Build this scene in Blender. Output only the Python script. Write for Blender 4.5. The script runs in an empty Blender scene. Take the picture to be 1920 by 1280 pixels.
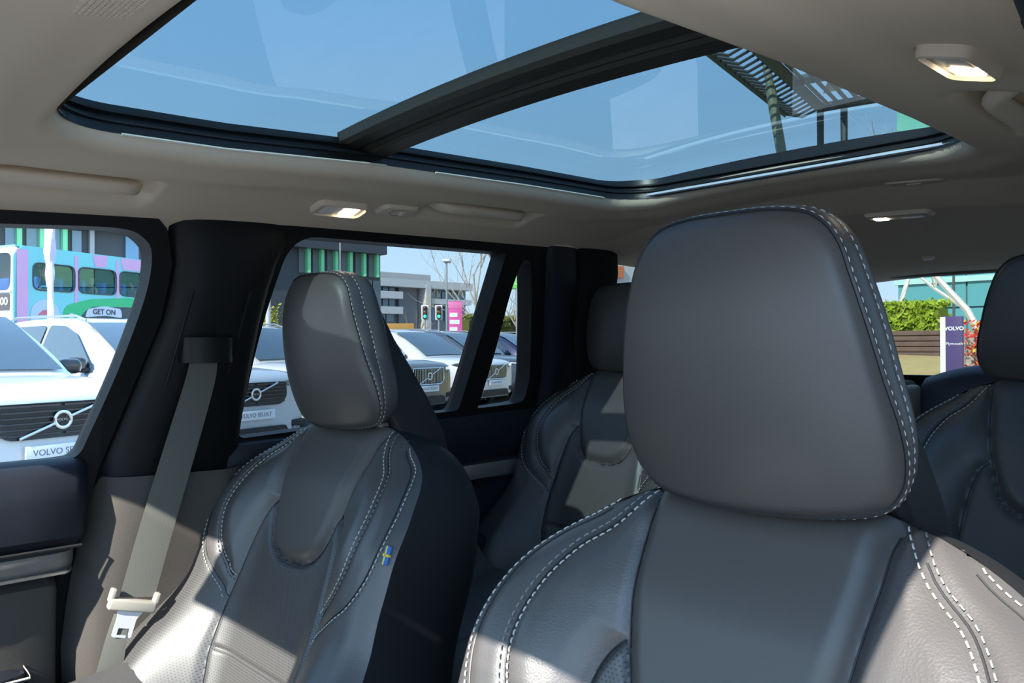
import bpy, bmesh, math, random
import numpy as np
from mathutils import Vector, Matrix, geometry

random.seed(7)
rng = np.random.default_rng(7)
SC = bpy.context.scene
COL = SC.collection

# ------------------------------------------------------------------ camera
CAM = np.array([.715, 0.0, 1.30])
FPX, YAW, PITCH, ROLL = 1483.0, math.radians(46.1), math.radians(.3), math.radians(-.3)
cF = np.array([-math.sin(YAW) * math.cos(PITCH), math.cos(YAW) * math.cos(PITCH), math.sin(PITCH)])
cR = np.array([math.cos(YAW), math.sin(YAW), 0.0])
cU = np.cross(cR, cF)
cR, cU = cR * math.cos(ROLL) + cU * math.sin(ROLL), -cR * math.sin(ROLL) + cU * math.cos(ROLL)
cd = bpy.data.cameras.new('camera')
cd.sensor_width = 36
cd.lens = FPX * 36 / 1920
cd.clip_start = .02
cd.clip_end = 2000
cam = bpy.data.objects.new('camera', cd)
COL.objects.link(cam)
cam.matrix_world = Matrix(((cR[0], cU[0], -cF[0], CAM[0]), (cR[1], cU[1], -cF[1], CAM[1]),
                           (cR[2], cU[2], -cF[2], CAM[2]), (0, 0, 0, 1)))
SC.camera = cam

# ------------------------------------------------------------------ sky, sun, exposure
SUN_DIR = Vector((-.22, 1.0, -.72)).normalized()        # direction in which sunlight travels
world = bpy.data.worlds.new('sky')
SC.world = world
world.use_nodes = True
wn = world.node_tree
wn.nodes.clear()
wo = wn.nodes.new('ShaderNodeOutputWorld')
wb = wn.nodes.new('ShaderNodeBackground')
# clear spring sky: one even gradient from the horizon to the zenith, the same all round
geo = wn.nodes.new('ShaderNodeTexCoord')
sep = wn.nodes.new('ShaderNodeSeparateXYZ')
sky = wn.nodes.new('ShaderNodeValToRGB')
wn.links.new(geo.outputs['Generated'], sep.inputs[0])
wn.links.new(sep.outputs[2], sky.inputs[0])
cr_ = sky.color_ramp
cr_.elements[0].position = 0.0
cr_.elements[0].color = (.70, .90, 1.06, 1)
cr_.elements[1].position = 1.0
cr_.elements[1].color = (.22, .45, .86, 1)
for pos_, col_ in ((.12, (.58, .82, 1.06, 1)), (.40, (.36, .64, 1.02, 1))):
    e_ = cr_.elements.new(pos_)
    e_.color = col_
wb.inputs['Strength'].default_value = 1.15
wn.links.new(sky.outputs[0], wb.inputs[0])
wn.links.new(wb.outputs[0], wo.inputs[0])
sl = bpy.data.lights.new('sun', 'SUN')
sl.energy = 4.9
sl.angle = math.radians(.6)
sl.color = (1, .94, .85)
so = bpy.data.objects.new('sun', sl)
COL.objects.link(so)
so.rotation_euler = SUN_DIR.to_track_quat('-Z', 'Y').to_euler()
so.location = (0, -10, 20)
SC.view_settings.view_transform = 'Standard'
SC.view_settings.look = 'None'
SC.view_settings.gamma = 1
SC.view_settings.use_curve_mapping = False
SC.view_settings.exposure = 2.0
SC.cycles.max_bounces = 12
SC.cycles.diffuse_bounces = 8
SC.cycles.glossy_bounces = 5
SC.cycles.transparent_max_bounces = 24
SC.cycles.sample_clamp_indirect = 6
SC.cycles.caustics_reflective = False
SC.cycles.caustics_refractive = False


# ------------------------------------------------------------------ helpers
def ray(u, v):
    return cF + cR * (u - 960) / FPX - cU * (v - 640) / FPX


def atx(u, v, x):
    d = ray(u, v)
    return CAM + d * (x - CAM[0]) / d[0]


def aty(u, v, y):
    d = ray(u, v)
    return CAM + d * (y - CAM[1]) / d[1]


def atz(u, v, z):
    d = ray(u, v)
    return CAM + d * (z - CAM[2]) / d[2]


def atd(u, v, depth):
    return CAM + ray(u, v) * depth


MATS = {}


def mat(name, col, rough=.5, metal=0.0, bump=None, spec=.5, emit=None, var=None, coat=0.0, sheen=0.0):
    if name in MATS:
        return MATS[name]
    m = bpy.data.materials.new(name)
    m.use_nodes = True
    nt = m.node_tree
    b = nt.nodes['Principled BSDF']
    b.inputs['Base Color'].default_value = (*col, 1)
    b.inputs['Roughness'].default_value = rough
    b.inputs['Metallic'].default_value = metal
    b.inputs['Specular IOR Level'].default_value = spec
    b.inputs['Coat Weight'].default_value = coat
    b.inputs['Sheen Weight'].default_value = sheen
    tc = nt.nodes.new('ShaderNodeTexCoord')
    if emit:
        b.inputs['Emission Color'].default_value = (*emit[0], 1)
        b.inputs['Emission Strength'].default_value = emit[1]
    if var:
        n = nt.nodes.new('ShaderNodeTexNoise')
        n.inputs['Scale'].default_value = var[0]
        n.inputs['Detail'].default_value = 6
        nt.links.new(tc.outputs['Object'], n.inputs['Vector'])
        mx = nt.nodes.new('ShaderNodeMix')
        mx.data_type = 'RGBA'
        mx.inputs[6].default_value = (*[c * (1 - var[1]) for c in col], 1)
        mx.inputs[7].default_value = (*[min(1, c * (1 + var[1])) for c in col], 1)
        nt.links.new(n.outputs[0], mx.inputs[0])
        nt.links.new(mx.outputs[2], b.inputs['Base Color'])
    if bump:
        kind, scale, strength, dist = bump
        if kind == 'leather':
            v = nt.nodes.new('ShaderNodeTexVoronoi')
            v.inputs['Scale'].default_value = scale
            n2 = nt.nodes.new('ShaderNodeTexNoise')
            n2.inputs['Scale'].default_value = 9
            n2.inputs['Detail'].default_value = 5
            ad = nt.nodes.new('ShaderNodeMath')
            ad.operation = 'MULTIPLY_ADD'
            ad.inputs[1].default_value = 5.0
            nt.links.new(tc.outputs['Object'], v.inputs['Vector'])
            nt.links.new(tc.outputs['Object'], n2.inputs['Vector'])
            nt.links.new(n2.outputs[0], ad.inputs[0])
            nt.links.new(v.outputs['Distance'], ad.inputs[2])
            src = ad.outputs[0]
        elif kind == 'weave':
            w = nt.nodes.new('ShaderNodeTexWave')
            w.inputs['Scale'].default_value = scale
            w.inputs['Distortion'].default_value = 0
            nt.links.new(tc.outputs['Object'], w.inputs['Vector'])
            src = w.outputs[0]
        else:
            n = nt.nodes.new('ShaderNodeTexNoise')
            n.inputs['Scale'].default_value = scale
            n.inputs['Detail'].default_value = 4
            nt.links.new(tc.outputs['Object'], n.inputs['Vector'])
            src = n.outputs[0]
        bp = nt.nodes.new('ShaderNodeBump')
        bp.inputs['Strength'].default_value = strength
        bp.inputs['Distance'].default_value = dist
        nt.links.new(src, bp.inputs['Height'])
        nt.links.new(bp.outputs[0], b.inputs['Normal'])
    MATS[name] = m
    return m


def glass(name, tint, refl=1.0, rough=0.0, f0=.045, power=5.0):
    """thin pane: tinted see-through plus mirror reflection that grows towards grazing angles"""
    if name in MATS:
        return MATS[name]
    m = bpy.data.materials.new(name)
    m.use_nodes = True
    nt = m.node_tree
    nt.nodes.clear()
    o = nt.nodes.new('ShaderNodeOutputMaterial')
    t = nt.nodes.new('ShaderNodeBsdfTransparent')
    t.inputs[0].default_value = (*tint, 1)
    g = nt.nodes.new('ShaderNodeBsdfGlossy')
    g.inputs['Roughness'].default_value = rough
    g.inputs['Color'].default_value = (refl, refl, refl, 1)
    lw = nt.nodes.new('ShaderNodeLayerWeight')
    lw.inputs[0].default_value = .5
    pw = nt.nodes.new('ShaderNodeMath')
    pw.operation = 'POWER'
    pw.inputs[1].default_value = power
    fr = nt.nodes.new('ShaderNodeMath')
    fr.operation = 'MULTIPLY_ADD'
    fr.inputs[1].default_value = .9
    fr.inputs[2].default_value = f0
    nt.links.new(lw.outputs['Facing'], pw.inputs[0])
    nt.links.new(pw.outputs[0], fr.inputs[0])
    mx = nt.nodes.new('ShaderNodeMixShader')
    nt.links.new(fr.outputs[0], mx.inputs[0])
    nt.links.new(t.outputs[0], mx.inputs[1])
    nt.links.new(g.outputs[0], mx.inputs[2])
    nt.links.new(mx.outputs[0], o.inputs[0])
    MATS[name] = m
    return m


def mesh(name, verts, faces, material=None, parent=None, smooth=True, auto=None, kind=None):
    me = bpy.data.meshes.new(name)
    me.from_pydata([tuple(float(c) for c in v) for v in verts], [], [tuple(int(i) for i in f) for f in faces])
    me.update()
    if smooth:
        me.polygons.foreach_set('use_smooth', [True] * len(me.polygons))
    if auto is not None:
        me.set_sharp_from_angle(angle=math.radians(auto))
    o = bpy.data.objects.new(name, me)
    COL.objects.link(o)
    if material:
        me.materials.append(material)
    if parent:
        o.parent = parent
    if kind:
        o['kind'] = kind
    return o


def empty(name, loc=(0, 0, 0), rz=0.0, label=None, cat=None, group=None, kind=None, parent=None):
    o = bpy.data.objects.new(name, None)
    o.empty_display_size = .1
    COL.objects.link(o)
    o.location = loc
    o.rotation_euler = (0, 0, rz)
    tag(o, label, cat, group, kind)
    if parent:
        o.parent = parent
    return o


def tag(o, label=None, cat=None, group=None, kind=None):
    if label:
        o['label'] = label
    if cat:
        o['category'] = cat
    if group:
        o['group'] = group
    if kind:
        o['kind'] = kind
    return o


class MB:
    """collects simple solids into one mesh"""
    def __init__(s):
        s.v, s.f = [], []

    def add(s, v, f):
        n = len(s.v)
        s.v += [tuple(p) for p in v]
        s.f += [tuple(i + n for i in q) for q in f]
        return s

    def box(s, a, b, M=None):
        x0, y0, z0 = a
        x1, y1, z1 = b
        v = [(x0, y0, z0), (x1, y0, z0), (x1, y1, z0), (x0, y1, z0), (x0, y0, z1), (x1, y0, z1), (x1, y1, z1), (x0, y1, z1)]
        if M is not None:
            v = [tuple(M @ Vector(p)) for p in v]
        return s.add(v, [(0, 3, 2, 1), (4, 5, 6, 7), (0, 1, 5, 4), (1, 2, 6, 5), (2, 3, 7, 6), (3, 0, 4, 7)])

    def rbox(s, a, b, r=.01, seg=3, M=None):
        """box with rounded edges (superellipsoid-free: bevelled in bmesh)"""
        bm = bmesh.new()
        bmesh.ops.create_cube(bm, size=1)
        for v in bm.verts:
            v.co = Vector([a[i] + (v.co[i] + .5) * (b[i] - a[i]) for i in range(3)])
        bmesh.ops.bevel(bm, geom=list(bm.edges), offset=r, segments=seg, profile=.5, affect='EDGES')
        v = [tuple((M @ p.co) if M is not None else p.co) for p in bm.verts]
        bm.verts.index_update()
        f = [tuple(q.index for q in fc.verts) for fc in bm.faces]
        bm.free()
        return s.add(v, f)

    def tube(s, pts, rad, n=8, cap=True):
        pts = [Vector(p) for p in pts]
        rs = rad if isinstance(rad, (list, tuple)) else [rad] * len(pts)
        V = []
        up = None
        for i, p in enumerate(pts):
            t = (pts[min(i + 1, len(pts) - 1)] - pts[max(i - 1, 0)]).normalized()
            if up is None:
                up = Vector((0, 0, 1)) if abs(t.z) < .9 else Vector((1, 0, 0))
            a = t.cross(up).normalized()
            bb = a.cross(t).normalized()
            up = bb
            for k in range(n):
                an = 2 * math.pi * k / n
                V.append(p + a * math.cos(an) * rs[i] + bb * math.sin(an) * rs[i])
        F = []
        for i in range(len(pts) - 1):
            for k in range(n):
                F.append((i * n + k, i * n + (k + 1) % n, (i + 1) * n + (k + 1) % n, (i + 1) * n + k))
        if cap:
            F.append(tuple(range(n))[::-1])
            F.append(tuple((len(pts) - 1) * n + k for k in range(n)))
        return s.add(V, F)

    def rings(s, R, closed=True, cap0=False, cap1=False):
        n = len(R[0])
        V = [tuple(p) for r in R for p in r]
        F = []
        for i in range(len(R) - 1):
            for k in range(n if closed else n - 1):
                F.append((i * n + k, i * n + (k + 1) % n, (i + 1) * n + (k + 1) % n, (i + 1) * n + k))
        if cap0:
            F.append(tuple(range(n))[::-1])
        if cap1:
            F.append(tuple((len(R) - 1) * n + k for k in range(n)))
        return s.add(V, F)

    def build(s, name, material, parent=None, smooth=True, auto=35, kind=None):
        return mesh(name, s.v, s.f, material, parent, smooth, auto if smooth else None, kind)


def catmull(pts, n=6, closed=True):
    P = np.array(pts, float)
    N = len(P)
    out = []
    for i in range(N if closed else N - 1):
        if closed:
            a, b, c, d = P[(i - 1) % N], P[i], P[(i + 1) % N], P[(i + 2) % N]
        else:
            a, b, c, d = P[max(i - 1, 0)], P[i], P[i + 1], P[min(i + 2, N - 1)]
        for k in range(n):
            t = k / n
            out.append(.5 * ((2 * b) + (-a + c) * t + (2 * a - 5 * b + 4 * c - d) * t * t + (-a + 3 * b - 3 * c + d) * t ** 3))
    if not closed:
        out.append(P[-1])
    return np.array(out)


def rounded_poly(pts, r, n=5):
    """polygon with circularly blended corners; r one radius or one per corner"""
    P = [Vector((p[0], p[1])) for p in pts]
    out = []
    for i, p in enumerate(P):
        a, c = P[i - 1], P[(i + 1) % len(P)]
        ri = r[i] if isinstance(r, (list, tuple)) else r
        u, w = (a - p), (c - p)
        ri = min(ri, u.length * .49, w.length * .49)
        u.normalize()
        w.normalize()
        for k in range(n + 1):
            t = k / n
            q0, q1 = p + u * ri, p + w * ri
            q = q0 * (1 - t) ** 2 + p * 2 * t * (1 - t) + q1 * t * t
            out.append((q.x, q.y))
    return out


def plate(name, outer, holes, fmap, thick, material, parent=None, bevel=0.0, kind=None, smooth=False):
    """flat sheet with holes: fmap(a,b,depth)->xyz, thickness along depth"""
    loops = [list(outer)] + [list(h) for h in holes]
    flat = [p for l in loops for p in l]
    tris = geometry.tessellate_polygon([[Vector((p[0], p[1], 0)) for p in l] for l in loops])
    n = len(flat)
    V = [fmap(p[0], p[1], 0) for p in flat] + [fmap(p[0], p[1], thick) for p in flat]
    if not thick:       # a thin pane
        o = mesh(name, V[:n], [tuple(t) for t in tris], material, parent, smooth=False, kind=kind)
        return o
    F = [tuple(t) for t in tris] + [tuple(i + n for i in reversed(t)) for t in tris]
    k = 0
    for l in loops:
        m = len(l)
        for i in range(m):
            a, b = k + i, k + (i + 1) % m
            F.append((a, b, b + n, a + n))
        k += m
    me = bpy.data.meshes.new(name)
    me.from_pydata([tuple(map(float, v)) for v in V], [], F)
    bm = bmesh.new()
    bm.from_mesh(me)
    bmesh.ops.recalc_face_normals(bm, faces=bm.faces)
    bm.to_mesh(me)
    bm.free()
    o = bpy.data.objects.new(name, me)
    COL.objects.link(o)
    me.materials.append(material)
    if parent:
        o.parent = parent
    if kind:
        o['kind'] = kind
    if bevel:
        md = o.modifiers.new('edge', 'BEVEL')
        md.width = bevel
        md.segments = 3
        md.limit_method = 'ANGLE'
        md.angle_limit = math.radians(50)
    return o


def text(name, body, size, material, M, parent=None, extrude=.001, space=1.0, bold=0.0):
    c = bpy.data.curves.new(name, 'FONT')
    c.body = body
    c.size = size
    c.align_x = 'CENTER'
    c.align_y = 'CENTER'
    c.extrude = extrude
    c.space_character = space
    c.offset = bold
    c.resolution_u = 3
    t = bpy.data.objects.new(name, c)
    COL.objects.link(t)
    dg = bpy.context.evaluated_depsgraph_get()
    me = bpy.data.meshes.new_from_object(t.evaluated_get(dg))
    bpy.data.objects.remove(t)
    me.transform(M)
    o = bpy.data.objects.new(name, me)
    COL.objects.link(o)
    me.materials.clear()
    me.materials.append(material)
    if parent:
        o.parent = parent
    return o


def frame_matrix(origin, xaxis, yaxis):
    x = Vector(xaxis).normalized()
    z = x.cross(Vector(yaxis)).normalized()
    y = z.cross(x)
    o = Vector(origin)
    return Matrix(((x.x, y.x, z.x, o.x), (x.y, y.y, z.y, o.y), (x.z, y.z, z.z, o.z), (0, 0, 0, 1)))


def copy_tree(o, parent=None):
    c = o.copy()
    COL.objects.link(c)
    if parent:
        c.parent = parent
        c.matrix_parent_inverse = o.matrix_parent_inverse.copy()
    for ch in list(o.children):
        copy_tree(ch, c)
    return c


# ------------------------------------------------------------------ materials
M_leather = mat('charcoal_leather', (.060, .056, .055), .44, bump=('leather', 520, .25, .0006), spec=.75)
M_leather_smooth = mat('charcoal_leather_panel', (.064, .058, .054), .46, bump=('leather', 600, .12, .0005), spec=.5)
M_shell = mat('seat_shell_plastic', (.012, .012, .013), .6, spec=.3)
M_thread = mat('pale_thread', (.50, .48, .44), .8)
M_piping = mat('dark_piping', (.016, .016, .018), .5)
M_liner = mat('beige_headliner', (.78, .66, .50), .95, bump=('noise', 900, .08, .0005), spec=.1)
M_beige = mat('beige_plastic', (.74, .63, .49), .6, spec=.3)
M_black = mat('black_trim', (.006, .006, .0065), .55, spec=.22)
M_blackm = mat('matt_black_trim', (.006, .006, .007), .75, spec=.2)
M_navy = mat('navy_black_door_trim', (.011, .013, .020), .55, spec=.35, bump=('leather', 700, .15, .0004))
M_taupe = mat('charcoal_pillar_trim', (.060, .053, .047), .8, bump=('noise', 1500, .25, .0005), var=(300, .15), spec=.3)
M_belt = mat('seat_belt_webbing', (.085, .085, .075), .75, bump=('weave', 260, .08, .0004), spec=.3)
M_chrome = mat('chrome', (.8, .8, .82), .18, 1.0)
M_silver = mat('satin_silver', (.55, .55, .55), .38, 1.0)
M_wood = mat('grey_wood_inlay', (.16, .145, .13), .4, bump=('weave', 60, .1, .0003), var=(40, .3))
M_roofglass = glass('tinted_roof_glass', (.108, .150, .166), .95)
M_sideglass = glass('tinted_side_glass', (.195, .21, .215), .6)
M_clearglass = glass('clear_side_glass', (.46, .475, .475), .6)
M_screenglass = glass('windscreen_glass', (.88, .91, .90), .8)
M_white = mat('white_plastic', (.8, .8, .8), .5)
M_lens = mat('lit_lamp_lens', (.9, .85, .75), .3, emit=((1, .86, .66), 6.0))
M_lensoff = mat('lamp_lens', (.75, .72, .66), .25)


def perforated(name, base, rough=.5, pitch=.0042, hole=.0009):
    m = mat(name, base, rough, bump=('leather', 600, .1, .0004))
    nt = m.node_tree
    b = nt.nodes['Principled BSDF']
    tc = nt.nodes.new('ShaderNodeTexCoord')
    sp = nt.nodes.new('ShaderNodeSeparateXYZ')
    nt.links.new(tc.outputs['Object'], sp.inputs[0])

    def mth(op, a, b2=None):
        n = nt.nodes.new('ShaderNodeMath')
        n.operation = op
        for i, q in enumerate((a, b2)):
            if q is None:
                continue
            if isinstance(q, (int, float)):
                n.inputs[i].default_value = q
            else:
                nt.links.new(q, n.inputs[i])
        return n.outputs[0]
    zr = mth('DIVIDE', sp.outputs[2], pitch * .9)
    row = mth('FLOOR', zr)
    par = mth('MULTIPLY', mth('MODULO', row, 2.0), .5)
    xr = mth('ADD', mth('DIVIDE', sp.outputs[0], pitch), par)
    fx = mth('SUBTRACT', mth('FRACT', xr), .5)
    fz = mth('SUBTRACT', mth('FRACT', zr), .5)
    r2 = mth('ADD', mth('MULTIPLY', fx, fx), mth('MULTIPLY', fz, fz))
    inside = mth('LESS_THAN', r2, (hole / pitch) ** 2)
    mx = nt.nodes.new('ShaderNodeMix')
    mx.data_type = 'RGBA'
    mx.inputs[6].default_value = (*base, 1)
    mx.inputs[7].default_value = (.004, .004, .004, 1)
    b.inputs['Specular IOR Level'].default_value = .7
    nt.links.new(inside, mx.inputs[0])
    nt.links.new(mx.outputs[2], b.inputs['Base Color'])
    return m


M_perf = perforated('perforated_charcoal_leather', (.058, .055, .055))


# ================================================================== CAR CABIN (the setting)
def itp(x, X, Y):
    return np.interp(x, X, Y)


def zl(y):      # height of the sunroof lip along the car
    return itp(y, [-.3, .0, .24, .47, .71, 1.05, 1.36, 1.50, 1.60, 1.75, 2.13, 2.5],
               [1.515, 1.548, 1.567, 1.574, 1.591, 1.604, 1.611, 1.600, 1.566, 1.556, 1.517, 1.500])


def zs(y):      # height of the headliner edge above the side windows
    return itp(y, [-.3, -.1, .257, .421, .70, 1.22, 1.6, 2.0, 2.5],
               [1.44, 1.460, 1.483, 1.490, 1.500, 1.508, 1.515, 1.507, 1.49])


def wx(z):      # distance of the side wall from the middle of the car
    z = float(z)
    return .735 - .355 * (z - 1.12) if z >= 1.12 else min(.765, .735 + .12 * (1.12 - z))


OX, OY0, OY1, ORAD, LIPR = .338, .245, 1.366, .085, .024


def sd_open(x, y):      # > 0 outside the roof opening
    cx, cy = abs(x) - (OX - ORAD), np.abs(y - (OY0 + OY1) / 2) - ((OY1 - OY0) / 2 - ORAD)
    q = np.sqrt(np.maximum(cx, 0) ** 2 + np.maximum(cy, 0) ** 2) + np.minimum(np.maximum(cx, cy), 0) - ORAD
    return q


HANDLE_POCKETS = [((-1, .462), .935, 1.165), ((-1, .495), .10, .408), ((1, .475), .935, 1.165)]


def smooth_box(v, a, b, w):
    f = lambda t: np.clip(t, 0, 1) ** 2 * (3 - 2 * np.clip(t, 0, 1))
    return f((v - a) / w + .5) * f((b - v) / w + .5)


def liner_z(x, y):
    a = abs(x)
    lip, side = zl(y) - LIPR, zs(y)
    t = np.clip((a - .335) / .275, 0, 1)
    z = side + (lip - side) * (1 - t ** 1.9) + np.where(a < .335, .018 * (1 - (a / .335) ** 2), 0)
    # shallow valley that follows the opening, as pressed into the liner
    dlt = sd_open(x, y)
    z = z - .005 * np.exp(-((dlt - .075) / .03) ** 2) * (y < 1.5)
    # pockets behind the grab handles
    for (hx, hy0, hy1) in HANDLE_POCKETS:
        z = z + .017 * smooth_box(x * hx[0], hx[1] - .040, hx[1] + .036, .022) * smooth_box(y, hy0 - .018, hy1 + .018, .022)
    z = z + np.where(dlt < LIPR, LIPR - np.sqrt(np.maximum(LIPR ** 2 - (LIPR - np.maximum(dlt, 0)) ** 2, 0)), 0)
    return z


def fine(a, b, zones, coarse=.016, finestep=.0045):
    out, v = [a], a
    while v < b - 1e-6:
        st = finestep if any(p <= v < q for p, q in zones) else coarse
        v = min(b, v + st)
        out.append(v)
    return np.array(out)


def make_ceiling():
    xs = fine(-.608, .608, [(-.54, -.40), (-.375, -.235), (.235, .375), (.42, .53)], .016, .006)
    ys = fine(-.15, 2.47, [(.05, .12), (.20, .45), (.90, .96), (1.13, 1.21), (1.265, 1.41), (1.48, 1.64)], .016, .0055)
    Xg, Yg = np.meshgrid(xs, ys)
    S = sd_open(Xg, Yg)
    e = 1e-4
    gx = (sd_open(Xg + e, Yg) - sd_open(Xg - e, Yg)) / (2 * e)
    gy = (sd_open(Xg, Yg + e) - sd_open(Xg, Yg - e)) / (2 * e)
    ins = S < 0
    X2 = np.where(ins, Xg - S * gx, Xg)
    Y2 = np.where(ins, Yg - S * gy, Yg)
    Z = liner_z(X2, Y2)
    ny, nx = Xg.shape
    idx = np.arange(nx * ny).reshape(ny, nx)
    keep = ~(ins[:-1, :-1] & ins[1:, :-1] & ins[:-1, 1:] & ins[1:, 1:])
    V = np.stack([X2, Y2, Z], -1).reshape(-1, 3)
    F = np.stack([idx[:-1, :-1], idx[1:, :-1], idx[1:, 1:], idx[:-1, 1:]], -1)[keep]
    used = np.unique(F)
    remap = np.full(len(V), -1)
    remap[used] = np.arange(len(used))
    o = mesh('ceiling', V[used], remap[F], M_liner)
    tag(o, 'beige fabric headliner around the panoramic roof opening', kind='structure')
    return o


ceiling = make_ceiling()
# speaker mesh patch near the front edge and small cap on the front rail
p = atz(222, 14, 1.548)
mb = MB()
for i in range(20):
    for j in range(10):
        qx, qy = p[0] - .040 + i * .0042, p[1] - .022 + j * .0042
        mb.box((qx, qy, liner_z(qx, qy) - .0007), (qx + .0028, qy + .0028, liner_z(qx, qy) + .001))
mb.build('microphone_grille', M_beige, ceiling, smooth=False, kind='stuff')


# ---- panoramic roof window
def open_loop(off=0.0, n=14):
    x, y0, y1, r = OX + off, OY0 - off, OY1 + off, ORAD + off
    pts = []
    for cx, cy, a0 in ((x - r, y0 + r, -90), (x - r, y1 - r, 0), (-x + r, y1 - r, 90), (-x + r, y0 + r, 180)):
        for k in range(n + 1):
            a = math.radians(a0 + 90 * k / n)
            pts.append((cx + r * math.cos(a), cy + r * math.sin(a)))
    out = []
    for i in range(len(pts)):
        a, b = np.array(pts[i]), np.array(pts[(i + 1) % len(pts)])
        m = max(1, int(np.linalg.norm(b - a) / .05))
        for k in range(m):
            out.append(a + (b - a) * k / m)
    return out


roof_window = empty('window_1', (0, .8, 1.6), label='panoramic sunroof of two tinted panes with a dark cross bar', kind='structure')


def rp(o):      # keep world coordinates for parts built in place
    o.matrix_parent_inverse = o.parent.matrix_basis.inverted()
    return o


mb = MB()
R = []
for off, dz in ((-.0005, -.002), (.001, .010), (-.003, .011), (-.003, .014), (.008, .018), (.010, .024), (.004, .025), (.004, .028), (.018, .030), (.020, .0361), (.06, .038)):
    R.append([(q[0], q[1], zl(np.clip(q[1], .2, 1.42)) + dz + (.014 * (1 - (q[0] / .4) ** 2) if dz > .036 else 0)) for q in open_loop(off)])
mb.rings(R)
M_frame = mat('black_roof_frame', (.010, .011, .012), .35)
rp(mb.build('frame', M_frame, roof_window, auto=30))


def roof_pane(name, y0, y1):
    xs, ys = np.linspace(-.40, .40, 21), np.linspace(y0, y1, 15)
    V = []
    for dz in (0, .004):
        for y in ys:
            for x in xs:
                V.append((x, y, zl(np.clip(y, .2, 1.42)) + .036 + .014 * (1 - (x / .4) ** 2) + dz))
    n = 21
    F = []
    for j in range(14):
        for i in range(20):
            F.append((j * n + i, (j + 1) * n + i, (j + 1) * n + i + 1, j * n + i + 1))
    # one sheet keeps the reflection single, as a thin pane
    o = mesh(name, V[:21 * 15], F, M_roofglass, roof_window)
    rp(o)
    return o


roof_pane('front_pane', .17, .70)
roof_pane('rear_pane', .7005, 1.45)
prof = [(.660, .030), (.660, .014), (.666, .008), (.686, .006), (.689, .012), (.696, .012), (.699, .004), (.703, .004), (.706, -.001), (.734, -.003), (.744, .008), (.746, .030)]
R = []
for x in np.linspace(-.362, .362, 25):
    R.append([(x, y, 1.604 + dz + .014 * (1 - (x / .362) ** 2)) for y, dz in prof])
M_bar = mat('dark_olive_roof_bar', (.034, .034, .029), .5, spec=.25)
rp(MB().rings(R).build('cross_bar', M_bar, roof_window, auto=25))
# pale strips that paint in the sunlight caught along the lip
M_strip = mat('sunlit_edge_pale', (.80, .78, .66), .4)
for ya, yb in ((.335, .735), (.835, 1.28)):
    pts = [(-OX - .0005 + .0015, y, zl(y) - .0025) for y in np.linspace(ya, yb, 16)]
    rp(MB().tube(pts, .0019, 6).build('sunlit_edge', M_strip, roof_window))
M_alu = mat('bright_aluminium', (.86, .86, .84), .30, .6)
R = []
for x in np.linspace(-.305, .322, 30):
    dyc = -max(0, abs(x) - .27) ** 2 * 3
    zc = zl(1.36)
    R.append([(x, OY1 - .0035 + dyc, zc + .001), (x, OY1 - .0065 + dyc, zc + .003), (x, OY1 - .005 + dyc, zc + .0075), (x, OY1 + .001 + dyc, zc + .008), (x, OY1 + .001 + dyc, zc + .001)])
rp(MB().rings(R, cap0=True, cap1=True).build('shade_rail', M_alu, roof_window, auto=30))


# ---- side walls
def mapside(sgn, inset=0.0):
    return lambda y, z, d: (sgn * (wx(z) - inset + d), y, z)


FW = catmull([(-.46, 1.13), (-.40, 1.32), (-.30, 1.42), (-.15, 1.452), (.05, 1.466), (.257, 1.476), (.346, 1.482), (.415, 1.484), (.446, 1.474), (.463, 1.448), (.460, 1.38),
              (.433, 1.266), (.400, 1.16), (.386, 1.126), (.36, 1.119), (.281, 1.118), (0, 1.112), (-.44, 1.112)], 4)
FRAME1 = [(-.62, 1.02), (-.62, 1.16), (-.48, 1.40), (-.30, 1.47), (-.10, 1.49), (.25, 1.515), (.455, 1.515), (.482, 1.49), (.497, 1.435), (.490, 1.346), (.455, 1.221), (.417, 1.094), (.40, 1.02)]
RW = rounded_poly([(.700, 1.500), (1.226, 1.5095), (1.190, 1.149), (1.054, 1.146), (.655, 1.128), (.668, 1.34)], [.055, .012, .015, .01, .02, .1], 6)
QW = catmull([(1.293, 1.498), (1.306, 1.493), (1.316, 1.478), (1.345, 1.40), (1.392, 1.25), (1.402, 1.20), (1.398, 1.165), (1.375, 1.157), (1.30, 1.153), (1.252, 1.152), (1.250, 1.160), (1.262, 1.28), (1.268, 1.42), (1.280, 1.486)], 4)
FRAME2 = [(.60, 1.08), (.60, 1.53), (1.36, 1.535), (1.40, 1.45), (1.47, 1.20), (1.49, 1.08)]


def extrude_profile(name, prof, y0, y1, sgn, material, parent, endr=.02, z_shift=None, n=14):
    """prof: list of (inset from wall, z); swept along y with rounded ends"""
    R = []
    zc = sum(p[1] for p in prof) / len(prof)
    ys = [y0] + [y0 + endr * (1 - math.cos(a)) for a in np.linspace(.3, math.pi / 2, 4)] + list(np.linspace(y0 + endr, y1 - endr, n))[1:-1] + [y1 - endr * (1 - math.cos(a)) for a in np.linspace(math.pi / 2, .3, 4)] + [y1]
    for y in ys:
        e = max(0, endr - (y - y0), endr - (y1 - y)) / endr if endr > 0 else 0
        e = min(1, e)
        k = math.sqrt(max(0, 1 - e * e)) * .85 + .15
        sh = z_shift(y) if z_shift else 0
        R.append([(sgn * (wx(z) - i * k), y, zc + (z - zc) * (.9 + .1 * k) + sh) for i, z in prof])
    return MB().rings(R, cap0=True, cap1=True).build(name, material, parent, auto=40)


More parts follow.
